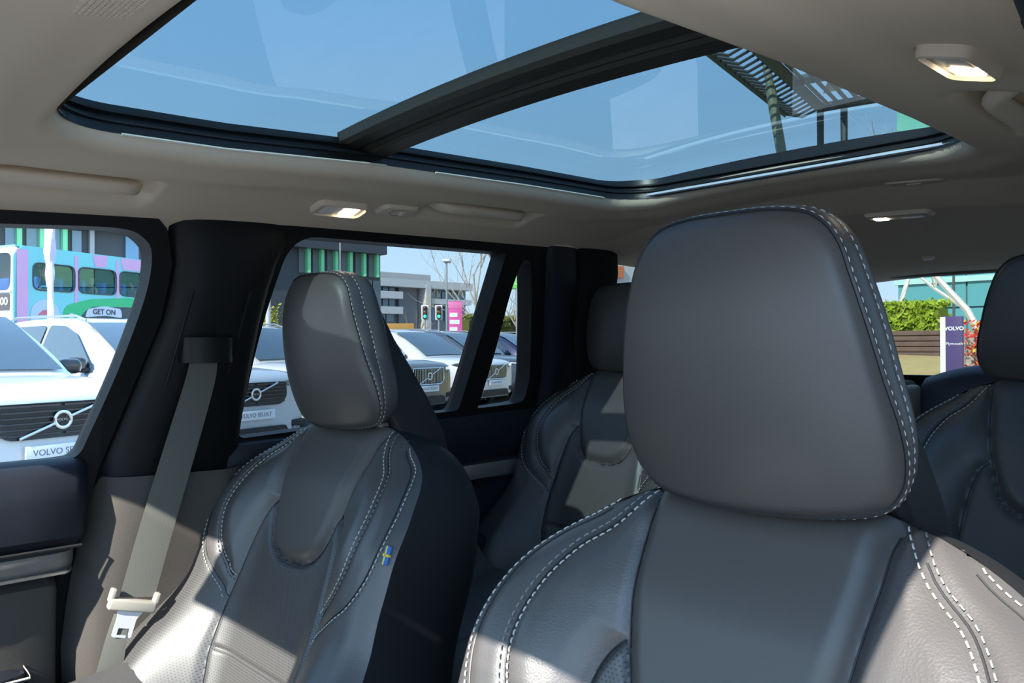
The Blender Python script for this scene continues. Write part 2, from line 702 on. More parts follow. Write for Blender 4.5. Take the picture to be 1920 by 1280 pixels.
def side(sgn, far):
    wn = 'wall_left' if far else 'wall_right'
    # rear quarter with luggage-bay window
    cargo = rounded_poly([(1.60, 1.20), (1.605, 1.525), (2.12, 1.515), (2.22, 1.22)], [.02, .02, .05, .06])
    w = plate(wn, [(1.48, .30), (1.48, 1.55), (2.50, 1.54), (2.50, .30)], [cargo], mapside(sgn, .005), .03, M_blackm)
    tag(w, 'black trimmed rear quarter with the small luggage-bay window' + (' on the far side' if far else ' on the near side'), kind='structure')
    pane = plate('window_pane', [(1.57, 1.17), (1.57, 1.54), (2.25, 1.53), (2.25, 1.17)], [], mapside(sgn, -.028), 0, M_sideglass, w)
    extrude_profile('luggage_bay_panel', [(0, .3), (.05, .35), (.09, .7), (.10, 1.05), (.07, 1.10), (0, 1.13)], 1.62, 2.46, sgn, M_blackm, w)
    # rear door
    d2 = plate('door_2' if far else 'door_3', FRAME2, [RW, QW], mapside(sgn, .022), .05, M_black, bevel=.006)
    tag(d2, 'dark rear passenger door with divider bar and quarter light' if far else 'rear passenger door nearest the camera', kind='structure')
    plate('window_pane', [(.60, 1.10), (.60, 1.53), (1.25, 1.53), (1.22, 1.10)], [], mapside(sgn, -.018), 0, M_sideglass, d2)
    plate('quarter_light_pane', [(1.222, 1.10), (1.252, 1.53), (1.36, 1.52), (1.44, 1.10)], [], mapside(sgn, -.018), 0, M_sideglass, d2)
    rise = lambda y: .03 * (y - .66)
    extrude_profile('top_pad', [(0, 1.02), (.035, 1.00), (.052, 1.04), (.050, 1.10), (.040, 1.118), (.018, 1.124), (0, 1.122)], .60, 1.52, sgn, M_navy, d2, z_shift=rise)
    extrude_profile('silver_inlay', [(.030, .945), (.058, .950), (.060, .965), (.057, .985), (.030, .99)], .66, 1.475, sgn, M_silver, d2, endr=.03, z_shift=lambda y: .022 + .01 * y)
    extrude_profile('lower_panel', [(0, .42), (.04, .45), (.06, .62), (.045, .80), (.05, .96), (0, 1.0)], .60, 1.50, sgn, M_navy, d2)
    mb = MB().rbox((sgn * .70 - .04, .80, .80), (sgn * .70 + .04, 1.25, .86), .02)
    mb.build('armrest', M_navy, d2)
    # front door
    if far:
        d1 = plate('door_1', FRAME1, [FW], mapside(sgn, .022), .05, M_black, bevel=.007)
        tag(d1, 'dark front door with large curved window opening', kind='structure')
        plate('window_pane', [(-.55, 1.05), (-.35, 1.46), (-.1, 1.50), (.49, 1.51), (.47, 1.3), (.42, 1.05)], [], mapside(sgn, -.018), 0, M_clearglass, d1)
        MB().box((-.80, -.70, .32), (-.775, .66, 1.10)).build('door_skin', M_blackm, d1, smooth=False)
        extrude_profile('top_pad', [(0, .985), (.045, .980), (.070, 1.00), (.072, 1.06), (.062, 1.095), (.045, 1.114), (.02, 1.122), (0, 1.12)], -.60, .402, sgn, M_navy, d1, endr=.03)
        extrude_profile('piping', [(.069, .984), (.073, .982), (.074, .985), (.071, .987)], -.60, .386, sgn, M_piping, d1, endr=.004)
        extrude_profile('wood_inlay', [(0, .945), (.060, .947), (.066, .955), (.064, .975), (0, .978)], -.60, .384, sgn, M_wood, d1, endr=.035)
        extrude_profile('metal_edge', [(.055, .942), (.069, .941), (.070, .945), (.055, .948)], -.60, .380, sgn, M_silver, d1, endr=.02)
        extrude_profile('lower_panel', [(0, .40), (.03, .42), (.045, .60), (.042, .80), (.048, .92), (0, .94)], -.60, .362, sgn, M_taupe, d1)
        o = extrude_profile('map_pocket', [(.03, .40), (.095, .42), (.105, .60), (.100, .785), (.09, .80), (.03, .80)], -.60, .318, sgn, M_navy, d1, endr=.05)
        extrude_profile('pocket_piping', [(.099, .7985), (.102, .797), (.103, .7990), (.1005, .8005)], -.60, .31, sgn, M_thread, d1, endr=.004)
    return w, d2


side(-1, True)
side(1, False)


def pillar_rows(rows, sgn, n=16, power=3.2, wedge=0.0):
    R = []
    for z, ya, yb, bulge in rows:
        r = []
        for k in range(n + 1):
            t = -1 + 2 * k / n
            prof = (1 - abs(t) ** power) ** (1 / 2.2)
            r.append((sgn * (wx(z) - .004 - bulge * prof - wedge * (k / n) * min(1, 4 * (1 - k / n))), ya + (yb - ya) * (k / n), z))
        R.append(r)
    return R


def pillars(sgn, far):
    tr = empty('trim_1' if far else 'trim_3', (sgn * .70, .58, .5), label='black door pillar trim carrying the far seat belt' if far else 'black door pillar trim beside the near front seat', kind='structure')
    up = [(1.515, .492, .700, .022), (1.49, .489, .704, .034), (1.445, .497, .684, .046), (1.40, .497, .674, .052), (1.346, .490, .667, .056), (1.28, .471, .664, .058), (1.221, .455, .664, .058), (1.16, .435, .664, .058), (1.10, .417, .665, .056), (1.06, .408, .668, .054)]
    if not far:
        up = [(a, b, c, d * .3) for a, b, c, d in up]
    rp(MB().rings(pillar_rows(up, sgn), closed=False).build('upper_trim', M_black, tr, auto=80))
    lo = [(1.085, .416, .668, .0570), (1.06, .409, .672, .060), (.99, .398, .69, .062), (.93, .388, .70, .062), (.88, .381, .71, .060), (.80, .372, .72, .058), (.72, .374, .72, .056), (.66, .390, .72, .05), (.60, .40, .72, .045), (.40, .40, .72, .04)]
    rp(MB().rings(pillar_rows(lo, sgn, power=5, wedge=.05), closed=False).build('lower_trim', M_taupe, tr, auto=80))  # paler than the upper trim: sunlight put into the colour, wedge turned sunward
    # belt-height recess: two raised ribs and a backing panel
    for (u0, v0, u1, v1) in () if not far else ((363, 545, 312, 722), (470, 548, 428, 700)):
        a, b = atx(u0, v0, -.580), atx(u1, v1, -.626)
        if not far:
            a[0] *= -1
            b[0] *= -1
        rp(MB().tube([a, b], .0022, 6).build('rib', M_black, tr))
    return tr


pillars(-1, True)
pillars(1, False)


def cpillar(sgn, far):
    tr = empty('trim_2' if far else 'trim_4', (sgn * .68, 1.5, .5), label='navy black pillar trim behind the rear quarter light' if far else 'rear pillar trim on the camera side', kind='structure')
    rows = [(1.535, 1.345, 1.46, .03), (1.50, 1.352, 1.47, .04), (1.44, 1.372, 1.49, .044), (1.36, 1.398, 1.50, .046), (1.25, 1.432, 1.51, .046), (1.19, 1.442, 1.52, .046), (1.12, 1.445, 1.53, .046)]
    rp(MB().rings(pillar_rows(rows, sgn), closed=False).build('front_strip', M_navy, tr, auto=80))
    rows = [(1.535, 1.44, 1.605, .05), (1.48, 1.46, 1.61, .07), (1.38, 1.48, 1.63, .075), (1.25, 1.49, 1.66, .075), (1.12, 1.49, 1.68, .075)]
    rp(MB().rings(pillar_rows(rows, sgn), closed=False).build('rear_cover', M_blackm, tr, auto=80))
    rows = [(1.125, 1.43, 1.68, .085), (1.0, 1.41, 1.68, .09), (.85, 1.36, 1.68, .10), (.70, 1.32, 1.68, .11), (.40, 1.30, 1.68, .11)]
    rp(MB().rings(pillar_rows(rows, sgn, power=6), closed=False).build('lower_cover', M_navy, tr, auto=80))


cpillar(-1, True)
cpillar(1, False)

# ---- tailgate
wb_ = plate('wall_back', [(-.78, .30), (-.78, 1.56), (.78, 1.56), (.78, .30)],
            [rounded_poly([(-.585, 1.205), (-.52, 1.503), (.52, 1.503), (.585, 1.205)], [.05, .06, .06, .05])],
            lambda x, z, d: (x, 2.50 - .12 * (z - 1.2) + d, z), .05, M_blackm)
tag(wb_, 'black tailgate around the rear window', kind='structure')
plate('rear_window_pane', [(-.62, 1.17), (-.56, 1.53), (.56, 1.53), (.62, 1.17)], [], lambda x, z, d: (x, 2.545 - .12 * (z - 1.2) + d, z), 0, M_sideglass, wb_)
R = []
for x in np.linspace(-.095, .60, 22):
    t = (x + .095) / .695
    zt = 1.205 + .036 * math.sin(min(1, t * 4.5) * math.pi / 2)
    R.append([(x, 2.36, .90), (x, 2.36, zt - .06), (x, 2.38, zt - .025), (x, 2.42, zt - .004), (x, 2.455, zt), (x, 2.475, zt - .004), (x, 2.475, .90)])
MB().rings(R, cap0=True, cap1=True).build('tailgate_pad', mat('navy_tailgate_trim', (.035, .045, .075), .5), wb_, auto=40)
MB().rbox((-.34, 2.08, .95), (-.12, 2.44, 1.195), .02).build('luggage_cover_mount', M_blackm, wb_)
MB().rbox((-.118, 2.20, .95), (-.085, 2.36, 1.185), .012).build('mount_cap', mat('tan_plastic', (.22, .18, .14), .6), wb_)
# sun blind rail above the rear window
MB().rbox((-.56, 2.40, 1.492), (.56, 2.46, 1.515), .008).build('rear_window_header', mat('dark_beige_trim', (.18, .16, .135), .8), wb_)

# ---- floor, scuttle, dashboard and windscreen frame in front of the seats
M_carpet = mat('charcoal_carpet', (.03, .03, .032), .95, bump=('noise', 700, .5, .002))
fl = MB().box((-.77, -1.0, .33), (.77, 2.52, .37)).build('floor', M_carpet, smooth=False)
tag(fl, 'charcoal carpeted cabin floor', kind='structure')
front = empty('wall_front', (0, -.7, .4), label='dashboard and windscreen frame ahead of the front seats', kind='structure')
rp(MB().rings([[(x, -1.0, .37), (x, -.50, .37), (x, -.44, .70), (x, -.42, .93), (x, -.50, 1.0), (x, -.80, 1.03), (x, -1.0, 1.0)] for x in np.linspace(-.76, .76, 5)], cap0=True, cap1=True).build('dashboard', M_navy, front))
rp(MB().rings([[(x, -.13, 1.502 - x * x * .03), (x, -.165, 1.506 - x * x * .03), (x, -.17, 1.516 - x * x * .03), (x, -.12, 1.545 - x * x * .08)] for x in np.linspace(-.61, .61, 13)], cap0=True, cap1=True).build('windscreen_header', M_beige, front))
for s in (-1, 1):
    rp(MB().tube([(s * .625, -.15, 1.49), (s * .685, -.50, 1.34), (s * .765, -.98, 1.04)], [.025, .032, .04], 10).build('front_pillar', M_beige, front))
# unseen bonnet of this car, added to bounce sunlight onto the headliner
R = []
for y in np.linspace(-1.02, -2.15, 9):
    k = (-1.02 - y) / 1.13
    R.append([(x * (1 - .08 * k), y - .12 * (1 - (x / .85) ** 2), 1.045 - .10 * k - .10 * k ** 3 - .05 * (x / .85) ** 2) for x in np.linspace(-.85, .85, 15)])
rp(MB().rings(R, closed=False).build('bonnet', mat('light_bounce_silver', (.62, .63, .64), .4), front))
R = []
for y, z, w in ((-.17, 1.505, .07), (-.24, 1.475, .12), (-.36, 1.40, .135), (-.48, 1.325, .13), (-.55, 1.285, .11)):
    R.append([(-w, y, z), (-w * .92, y + .012, z - .035), (w * .92, y + .012, z - .035), (w, y, z), (0, y - .006, z + .012)])
rp(MB().rings(R, cap0=True, cap1=True).build('shading_housing', M_black, front))  # unseen housing, added to cut off the sun patch on the far seat
V = []
for x in np.linspace(-.6, .6, 9):
    V += [(x, -.20 - .03 * (1 - (x / .6) ** 2), 1.515), (x * 1.2, -1.0 - .1 * (1 - (x / .6) ** 2), 1.03)]
rp(mesh('windscreen_pane', V, [(2 * i, 2 * i + 1, 2 * i + 3, 2 * i + 2) for i in range(8)], M_screenglass, front))


def visor(x0, x1, label, drop, length):  # unseen visors, placed and sized to block sun from the front seats
    o = empty('added_sun_visor', ((x0 + x1) / 2, -.150, 1.520), label=label, cat='sun visor', group='added shading visors')
    M = Matrix.Translation((0, -.01, -.02)) @ Matrix.Rotation(drop, 4, 'X')
    w = (x1 - x0) / 2
    MB().rbox((-w, -length, -.009), (w, 0, .009), .008, M=M).build('board', M_beige, o)
    MB().tube([(-w, -.01, -.02), (w, -.01, -.02)], .007, 8).build('pivot_rod', M_beige, o)
    return o


visor(-.42, -.03, 'unseen beige visor added to shade the far seat', .30, .125)
visor(.43, .60, 'unseen beige visor added to shade the near seat', .30, .20)  # stands in for the shadow of a person at the door
rv = empty('rear_view_mirror', (.0, -.40, 1.305), label='unseen black interior mirror added for its shade, under the windscreen header', cat='mirror')  # out of view, put in to shade part of the far seat
MB().rbox((-.125, -.02, -.035), (.125, .02, .035), .015).build('housing', M_black, rv)
MB().rbox((-.118, .0195, -.030), (.118, .0215, .030), .0009).build('mirror_face', M_chrome, rv)
MB().tube([(0, 0, .02), (0, -.06, .10)], .012, 8).build('stem', M_black, rv)


# ================================================================== SEATS
def seg_sdf(P, poly, closed=True):
    """unsigned distance of points P (N,2) to a polyline and inside test"""
    A = np.array(poly, float)
    B = np.roll(A, -1, 0) if closed else A[1:]
    if not closed:
        A = A[:-1]
    d = np.full(len(P), 1e9)
    inside = np.zeros(len(P), bool)
    near = np.zeros((len(P), 2))
    for a, b in zip(A, B):
        ab = b - a
        L = ab @ ab
        if L < 1e-14:
            continue
        t = np.clip(((P - a) @ ab) / L, 0, 1)
        q = a + t[:, None] * ab
        dd = np.hypot(*(P - q).T)
        m = dd < d
        d[m] = dd[m]
        near[m] = q[m]
        c = ((a[1] > P[:, 1]) != (b[1] > P[:, 1]))
        with np.errstate(divide='ignore', invalid='ignore'):
            xi = (b[0] - a[0]) * (P[:, 1] - a[1]) / (b[1] - a[1]) + a[0]
        inside ^= c & (P[:, 0] < xi)
    return d, inside, near


def sym(half, n=5):
    """closed symmetric outline from its right half (top to bottom)"""
    h = catmull(half, n, closed=False)
    l = h[::-1].copy()
    l[:, 0] *= -1
    pts = np.vstack([h, l])
    keep = [0]
    for i in range(1, len(pts)):
        if np.hypot(*(pts[i] - pts[keep[-1]])) > 1e-4:
            keep.append(i)
    pts = pts[keep]
    if np.hypot(*(pts[0] - pts[-1])) < 1e-4:
        pts = pts[:-1]
    return pts


TONGUE = [(0, .06), (.112, .06), (.109, 0), (.106, -.04), (.098, -.10), (.086, -.15), (.070, -.182), (.042, -.201), (0, -.206)]
INSERT = [(0, -.112), (.070, -.113), (.098, -.120), (.116, -.145), (.126, -.19), (.132, -.24), (.137, -.30), (.132, -.37), (.12, -.45), (.115, -.66), (0, -.66)]
CURVA = [(0, .07), (.095, .05), (.142, -.016), (.174, -.048), (.194, -.088), (.202, -.130), (.198, -.175), (.182, -.213), (.156, -.240), (.128, -.258), (0, -.27)]
CURVB = [(0, .08), (.11, .06), (.165, -.005), (.208, -.038), (.236, -.082), (.247, -.130), (.244, -.180), (.224, -.222), (.190, -.250), (.150, -.275), (.125, -.292), (0, -.31)]
OUTL = [(0, .032), (.085, .030), (.145, .014), (.196, -.016), (.236, -.052), (.260, -.098), (.269, -.14), (.271, -.19), (.271, -.235), (.279, -.29), (.298, -.35), (.315, -.44), (.32, -.52), (.312, -.62), (.29, -.645), (0, -.65)]


def smooth01(t):
    t = np.clip(t, 0, 1)
    return t * t * (3 - 2 * t)


class Back:
    def __init__(s, sx=1.0):
        f = lambda h: sym([(a * sx, b) for a, b in h])
        s.sx = sx
        s.tongue, s.insert, s.A, s.B, s.out = f(TONGUE), f(INSERT), f(CURVA), f(CURVB), f(OUTL)

    def depth(s, P, groove=True):
        x, z = np.abs(P[:, 0]) / s.sx, P[:, 1]
        r = .05
        dO, inO, _ = seg_sdf(P, s.out)
        dl = np.where(inO, np.minimum(dO + .009, r), .009)
        bol = smooth01((x - .085) / .13) * (.038 * smooth01((-z - .01) / .16) + .075 * smooth01((-z - .26) / .22))
        d = bol - (r - np.sqrt(np.maximum(r * r - (r - dl) ** 2, 0)))
        d = d - .018 * smooth01((z + .09) / .10)          # top of the back leans away
        dT, inT, _ = seg_sdf(P, s.tongue)
        dI, inI, _ = seg_sdf(P, s.insert)
        dA, inA, _ = seg_sdf(P, s.A)
        dB, inB, _ = seg_sdf(P, s.B)
        d = d + np.where(inT, .010 * smooth01(dT / .022), 0)
        d = d + np.where(inI & ~inT, .004 * smooth01(dI / .012), 0)
        puff = np.where(inA & ~inT & ~inI, .007 * smooth01(np.minimum(np.minimum(dT, dI), dA) / .03), 0)
        d = d + puff
        if groove:
            g = .85 * np.exp(-(dT / .0055) ** 2) * (z > -.215)
            g = np.maximum(g, np.where(~inT, .85 * np.exp(-(dI / .0055) ** 2), 0))
            lat = ~(inT | inI)
            g = np.maximum(g, np.where(lat, .40 * np.exp(-(dA / .0075) ** 2), 0))
            g = np.maximum(g, np.where(lat, .35 * np.exp(-(dB / .0075) ** 2), 0))
            g = np.maximum(g, np.where(inI & ~inT, .8 * np.exp(-((z + .365) / .003) ** 2), 0))
            d = d - .0075 * g
        return d, (inT, inI, inA, inB, inO)


def stitch(S, curve, off, name, material, parent, M, L=.0048, gap=.0030, w=.0006, lift=.0008, zmin=-.5, side=None):
    """row of separate thread dashes following a seam curve, shifted sideways by off"""
    C = np.array(curve)
    C = np.vstack([C, C[:1]])
    seg = np.hypot(*np.diff(C, axis=0).T)
    cum = np.concatenate([[0], np.cumsum(seg)])
    at = lambda t: np.stack([np.interp(t, cum, C[:, 0]), np.interp(t, cum, C[:, 1])], -1)
    ts = np.arange(0, cum[-1], L + gap)
    tan = at(ts + 1e-3) - at(ts - 1e-3)
    tan /= np.maximum(np.hypot(*tan.T), 1e-9)[:, None]
    nrm = np.stack([tan[:, 1], -tan[:, 0]], -1)
    Pm = at(ts + L / 2) + nrm * off
    _, reg = S.depth(Pm)
    ok = reg[4] & ~(reg[0] | reg[1]) & (Pm[:, 1] > zmin)
    Pa, Pb = (Pm - tan * L / 2)[ok], (Pm + tan * L / 2)[ok]
    nn = nrm[ok]
    mb = MB()
    da = S.depth(Pa, False)[0] + lift
    dm = S.depth((Pa + Pb) / 2, False)[0] + lift * 1.9
    db = S.depth(Pb, False)[0] + lift
    for a, b, n_, x, m, y in zip(Pa, Pb, nn, da, dm, db):
        c = (a + b) / 2
        V = []
        for q, dd in ((a, x), (c, m), (b, y)):
            V += [(q[0] - n_[0] * w, -dd + .0012, q[1] - n_[1] * w), (q[0] - n_[0] * w, -dd, q[1] - n_[1] * w), (q[0] + n_[0] * w, -dd, q[1] + n_[1] * w), (q[0] + n_[0] * w, -dd + .0012, q[1] + n_[1] * w)]
        F = [(0, 1, 2, 3), (11, 10, 9, 8)]
        for i in (0, 4):
            F += [(i, i + 4, i + 5, i + 1), (i + 1, i + 5, i + 6, i + 2), (i + 2, i + 6, i + 7, i + 3)]
        mb.add(V, F)
    o = mb.build(name, material, parent, smooth=False, kind='stuff')
    o.matrix_local = M
    return o


def make_back(root, S, M, step, perf=True, lower=-.60):
    h = step
    xs = np.arange(-.33 * S.sx, .33 * S.sx + h, h)
    zs_ = np.arange(lower, .040, h)
    Xg, Zg = np.meshgrid(xs, zs_)
    P = np.stack([Xg.ravel(), Zg.ravel()], -1)
    # snap grid points onto the seam curves and onto the outline
    for curve, cond in ((S.out, 'out'), (S.B, 'l'), (S.A, 'l'), (S.insert, 'i'), (S.tongue, 't')):
        d, ins, near = seg_sdf(P, curve)
        if cond == 'out':
            m = (d < h * .75) | (~ins & (d < h * 1.5))
        else:
            m = d < h * .70
            if cond in ('l', 'i'):
                _, it, _ = seg_sdf(P, S.tongue)
                m &= ~it
            if cond == 'l':
                _, ii, _ = seg_sdf(P, S.insert)
                m &= ~ii
        if cond == 'out':
            ins0 = ins & ~m
        P[m] = near[m]
    D, _ = S.depth(P)
    ny, nx = Xg.shape
    idx = np.arange(nx * ny).reshape(ny, nx)
    F = np.stack([idx[:-1, :-1], idx[:-1, 1:], idx[1:, 1:], idx[1:, :-1]], -1).reshape(-1, 4)
    cen = P[F].mean(1)
    _, (inT, inI, inA, inB, inO) = S.depth(cen, False)
    V = np.stack([P[:, 0], -D, P[:, 1]], -1)
    inO = ins0[F].any(1)
    p4 = V[F]
    fn = np.cross(p4[:, 2] - p4[:, 0], p4[:, 3] - p4[:, 1])
    VN = np.zeros_like(V)
    for k in range(4):
        np.add.at(VN, F[:, k], fn * inO[:, None])
    VN /= np.maximum(np.linalg.norm(VN, axis=1), 1e-12)[:, None]
    low = cen[:, 1] < -.24
    parts = {
        'centre_panel': (inO & inT, M_leather_smooth),
        'perforated_insert': (inO & inI & ~inT, M_perf if perf else M_leather_smooth),
        'shoulder_bolster': (inO & inA & ~inI & ~inT, M_leather),
        'stitched_band': (inO & inB & ~inA & ~inI & ~inT, M_leather),
        'outer_side': (inO & ~inB & ~inI & ~inT & ~low, M_leather),
        'lower_bolster': (inO & ~inB & ~inI & ~inT & low, M_perf if perf else M_leather),
    }
    for nm, (m, mt) in parts.items():
        f = F[m]
        if not len(f):
            continue
        groups = [(nm, f)]
        if nm in ('shoulder_bolster', 'lower_bolster', 'outer_side', 'stitched_band'):
            cx = cen[m][:, 0]
            groups = [(nm, f[cx < 0]), (nm, f[cx >= 0])]
        for gname, ff in groups:
            used = np.unique(ff)
            rm = np.full(len(V), -1)
            rm[used] = np.arange(len(used))
            o = mesh(gname, V[used], rm[ff], M_leather if gname == 'lower_bolster' and V[used][:, 0].mean() > 0 else mt, root)
            o.data.normals_split_custom_set_from_vertices([tuple(q) for q in VN[used]])
            o.matrix_local = M
    # back shell: from the outline to the rear
    loop = S.out
    n = len(loop)
    d0 = S.depth(loop * .9995, False)[0]
    nrm = np.zeros_like(loop)
    for i in range(n):
        t = loop[(i + 1) % n] - loop[i - 1]
        t /= max(np.hypot(*t), 1e-9)
        nrm[i] = (-t[1], t[0])
    if (nrm * loop).sum() < 0:
        nrm = -nrm
    R = []
    for off, dd in ((0, None), (.004, -.012), (.006, -.05), (0, -.09), (-.02, -.115), (-.06, -.128)):
        q = loop + nrm * off
        R.append([(q[i][0], -(d0[i] if dd is None else min(d0[i], 0) * .5 + dd - .03), q[i][1]) for i in range(n)])
    o = MB().rings(R, cap1=True).build('back_shell', M_shell, root, auto=60)
    o.matrix_local = M
    for cv, cond in ((S.tongue, lambda q: q[1] < .02), (S.insert, lambda q: q[1] > lower + .02), (S.A, lambda q: q[1] < .0), (S.B, lambda q: q[1] < .0)):
        runs, cur = [], []
        for q in np.vstack([cv, cv[:1]]):
            if cond(q) and not (cv is not S.tongue and seg_sdf(np.array([q]), S.tongue)[1][0]) and not (cv is S.A and abs(q[0]) < .13 * S.sx and q[1] < -.1) and not (cv is S.B and abs(q[0]) < .13 * S.sx and q[1] < -.1):
                cur.append(q)
            else:
                if len(cur) > 2:
                    runs.append(cur)
                cur = []
        if len(cur) > 2:
            runs.append(cur)
        for rn in runs:
            rn = np.array(rn)
            dd = S.depth(rn)[0] + .0006
            o = MB().tube([(a[0], -e, a[1]) for a, e in zip(rn, dd)], .0011, 5).build('seam_piping', M_piping, root)
            o.matrix_local = M
    stitch(S, S.A, .0048, 'seam_stitching', M_thread, root, M)
    stitch(S, S.A, -.0048, 'seam_stitching', mat('grey_thread', (.2, .2, .2), .8), root, M)
    stitch(S, S.B, -.0052, 'seam_stitching', M_thread, root, M)


HEAD = [(0, .117), (.040, .116), (.070, .109), (.089, .089), (.100, .058), (.110, .020), (.118, -.020), (.125, -.056), (.126, -.086), (.120, -.110), (.104, -.126), (.07, -.132), (0, -.134)]


def ring_off(loop, off):
    n = len(loop)
    t = np.roll(loop, -1, 0) - np.roll(loop, 1, 0)
    t /= np.maximum(np.hypot(*t.T), 1e-9)[:, None]
    nr = np.stack([-t[:, 1], t[:, 0]], -1)
    if (nr * loop).sum() < 0:
        nr = -nr
    return loop + nr * off


def make_headrest(root, M, sc=(1, 1, 1), posts=True, shell=True, stitched=True):
    loop = sym([(a * sc[0], b * sc[1]) for a, b in HEAD], 7)
    n = len(loop)
    c = np.array([0, -.02 * sc[1]])
    dome = lambda P: -.036 * (np.abs(P[:, 0]) / (.126 * sc[0])) ** 2.1 - .024 * (np.abs(P[:, 1] + .01) / .12) ** 2.4
    R = []
    for k in np.linspace(.02, 1, 26):
        kk = k ** .8
        q = c + (loop - c) * kk
        d = dome(q)
        e = max(0, (kk - .93) / .07)
        d = d - .006 * e * e
        R.append(np.stack([q[:, 0], -d, q[:, 1]], -1))
    o = MB().rings(R, cap0=True).build('face_pad', M_leather_smooth, root, auto=180)
    o.matrix_local = M
    d0 = dome(loop) - .006
    # piping bead
    p1 = ring_off(loop, .0012)
    pts = [(p1[i][0], -(d0[i] - .001), p1[i][1]) for i in range(n)]
    o = MB().tube(pts + pts[:2], .0019, 6, cap=False).build('piping', M_piping, root)
    o.matrix_local = M
    T = .061 * sc[2]

    def ring(off, back):
        q = ring_off(loop, off)
        return [(q[i][0], -(d0[i] * max(0, 1 - back / .06) - back), q[i][1]) for i in range(n)]
    R = [ring(a, b) for a, b in ((0, .000), (.0015, .003), (.003, .010), (.0042, .022), (.0042, .036), (.003, .050), (.002, T - .002), (.001, T))]
    o = MB().rings(R).build('side_band', M_leather, root, auto=180)
    o.matrix_local = M
    R = [ring(a, b) for a, b in ((.0005, T), (.002, T + .004), (.001, T + .016), (-.006, T + .032), (-.022, T + .044), (-.05, T + .052))]
    o = MB().rings(R, cap1=True).build('rear_cover', M_leather, root, auto=180)
    o.matrix_local = M
    if stitched:
        def ring_stitch(off, back, nm):
            q = np.array(ring(off, back))
            q = np.vstack([q, q[:1]])
            seg = np.linalg.norm(np.diff(q, axis=0), axis=1)
            cum = np.concatenate([[0], np.cumsum(seg)])
            at = lambda t: np.stack([np.interp(t, cum, q[:, i]) for i in range(3)], -1)
            mb = MB()
            for t in np.arange(0, cum[-1] - .005, .0078):
                a, b = at(t), at(t + .0044)
                mb.tube([a, (a + b) / 2 * 1.0 + np.array([(a[0] + b[0]) * .5 * .004, 0, (a[2] + b[2]) * .5 * .004]), b], [.0004, .0006, .0004], 5)
            o2 = mb.build(nm, M_thread, root, smooth=False, kind='stuff')
            o2.matrix_local = M
        ring_stitch(.0026, .006, 'edge_stitching')
        ring_stitch(.0034, .053, 'edge_stitching')
    if shell:
        # plastic carrier behind the pad, deepening towards the seat back
        R = []
        for z, hw, y0, y1 in ((.085, .055, .06, .105), (.05, .070, .060, .118), (.0, .084, .060, .132), (-.05, .097, .062, .150), (-.10, .108, .072, .168), (-.135, .113, .084, .180), (-.165, .117, .095, .188), (-.22, .12, .11, .195)):
            cc = rounded_poly([(-hw, y0), (-hw, y1), (hw, y1), (hw, y0)], [.012, .035, .035, .012], 5)
            R.append([(a, b, z) for a, b in cc])
        o = MB().rings(R, cap0=True, cap1=True).build('carrier_shell', M_shell, root, auto=50)
        o.matrix_local = M
        for s in (-1, 1):
            o = MB().rbox((s * .085 - .011, .066, -.16), (s * .085 + .011, .085, -.125), .005).build('mounting_foot', mat('grey_plastic', (.12, .115, .105), .5), root)
            o.matrix_local = M
    if posts:
        for s in (-1, 1):
            o = MB().tube([(s * .06, .035, -.10), (s * .06, .035, -.22)], .006, 10).build('post', M_chrome, root)
            o.matrix_local = M


def local_frame(root, P, tilt):
    return Matrix.Translation(Vector(P) - root.location) @ Matrix.Rotation(-math.radians(tilt), 4, 'X')


def make_cushion(root, M, sx=1.0):
    R = []
    for y in np.linspace(-.50, .10, 14):
        e = max(0, (-.40 - y) / .10)
        zt = .12 * math.sqrt(max(0, 1 - e * e)) if e > 0 else .12
        row = []
        for x in np.linspace(-.27 * sx, .27 * sx, 23):
            a = abs(x) / (.27 * sx)
            row.append((x, y, zt + .05 * smooth01((a - .5) / .3) - .14 * smooth01((a - .86) / .14)))
        row += [(.27 * sx, y, -.08), (-.27 * sx, y, -.08)]
        R.append(row)
    o = MB().rings(R, cap0=True, cap1=True).build('cushion', M_leather, root, auto=60)
    o.matrix_local = M


def front_seat(cx, yf, zc, label, step=.0032):
    root = empty('front_seat', (cx, yf, .37), label=label, cat='car seat', group='leather car seats')
    S = Back(1.0)
    make_back(root, S, local_frame(root, (cx, yf + .012, zc - .128), 20), step)
    make_headrest(root, local_frame(root, (cx, yf - .040, zc + .009), -7), sc=(.985, .965, .95), posts=False)
    make_cushion(root, local_frame(root, (cx, yf - .30, .62), -6))
    o = MB().rbox((-.22, -.62, .02), (.22, .0, .16), .03).build('base', M_shell, root)
    return root


near_seat = front_seat(.373, .588, 1.279, 'charcoal leather front seat with large headrest nearest the camera', .0026)
far_seat = front_seat(-.405, .660, 1.288, 'charcoal leather front seat beside the belted door pillar')
# little woven flag tab on the inner side seam of the far seat
Sf = Back(1.0)
fx, fz = .262, -.150
fd = Sf.depth(np.array([[fx, fz]]), False)[0][0]
fm = local_frame(far_seat, (-.405, .672, 1.160), 20)
fl_ = MB().rbox((-.0045, -.0015, -.012), (.0085, .0015, .012), .0007)
flag = fl_.build('flag_tab', mat('flag_blue', (.03, .13, .40), .7), far_seat)
flag.matrix_local = fm @ Matrix.Translation((fx, -fd - .003, fz))
flag['label'] = 'small blue fabric tab with a yellow cross'
mb = MB().box((-.0046, -.0018, -.0016), (.0086, .0018, .0016)).box((-.001, -.0018, -.0121), (.002, .0018, .0121))
cr = mb.build('yellow_cross', mat('flag_yellow', (.75, .55, .05), .7), flag)


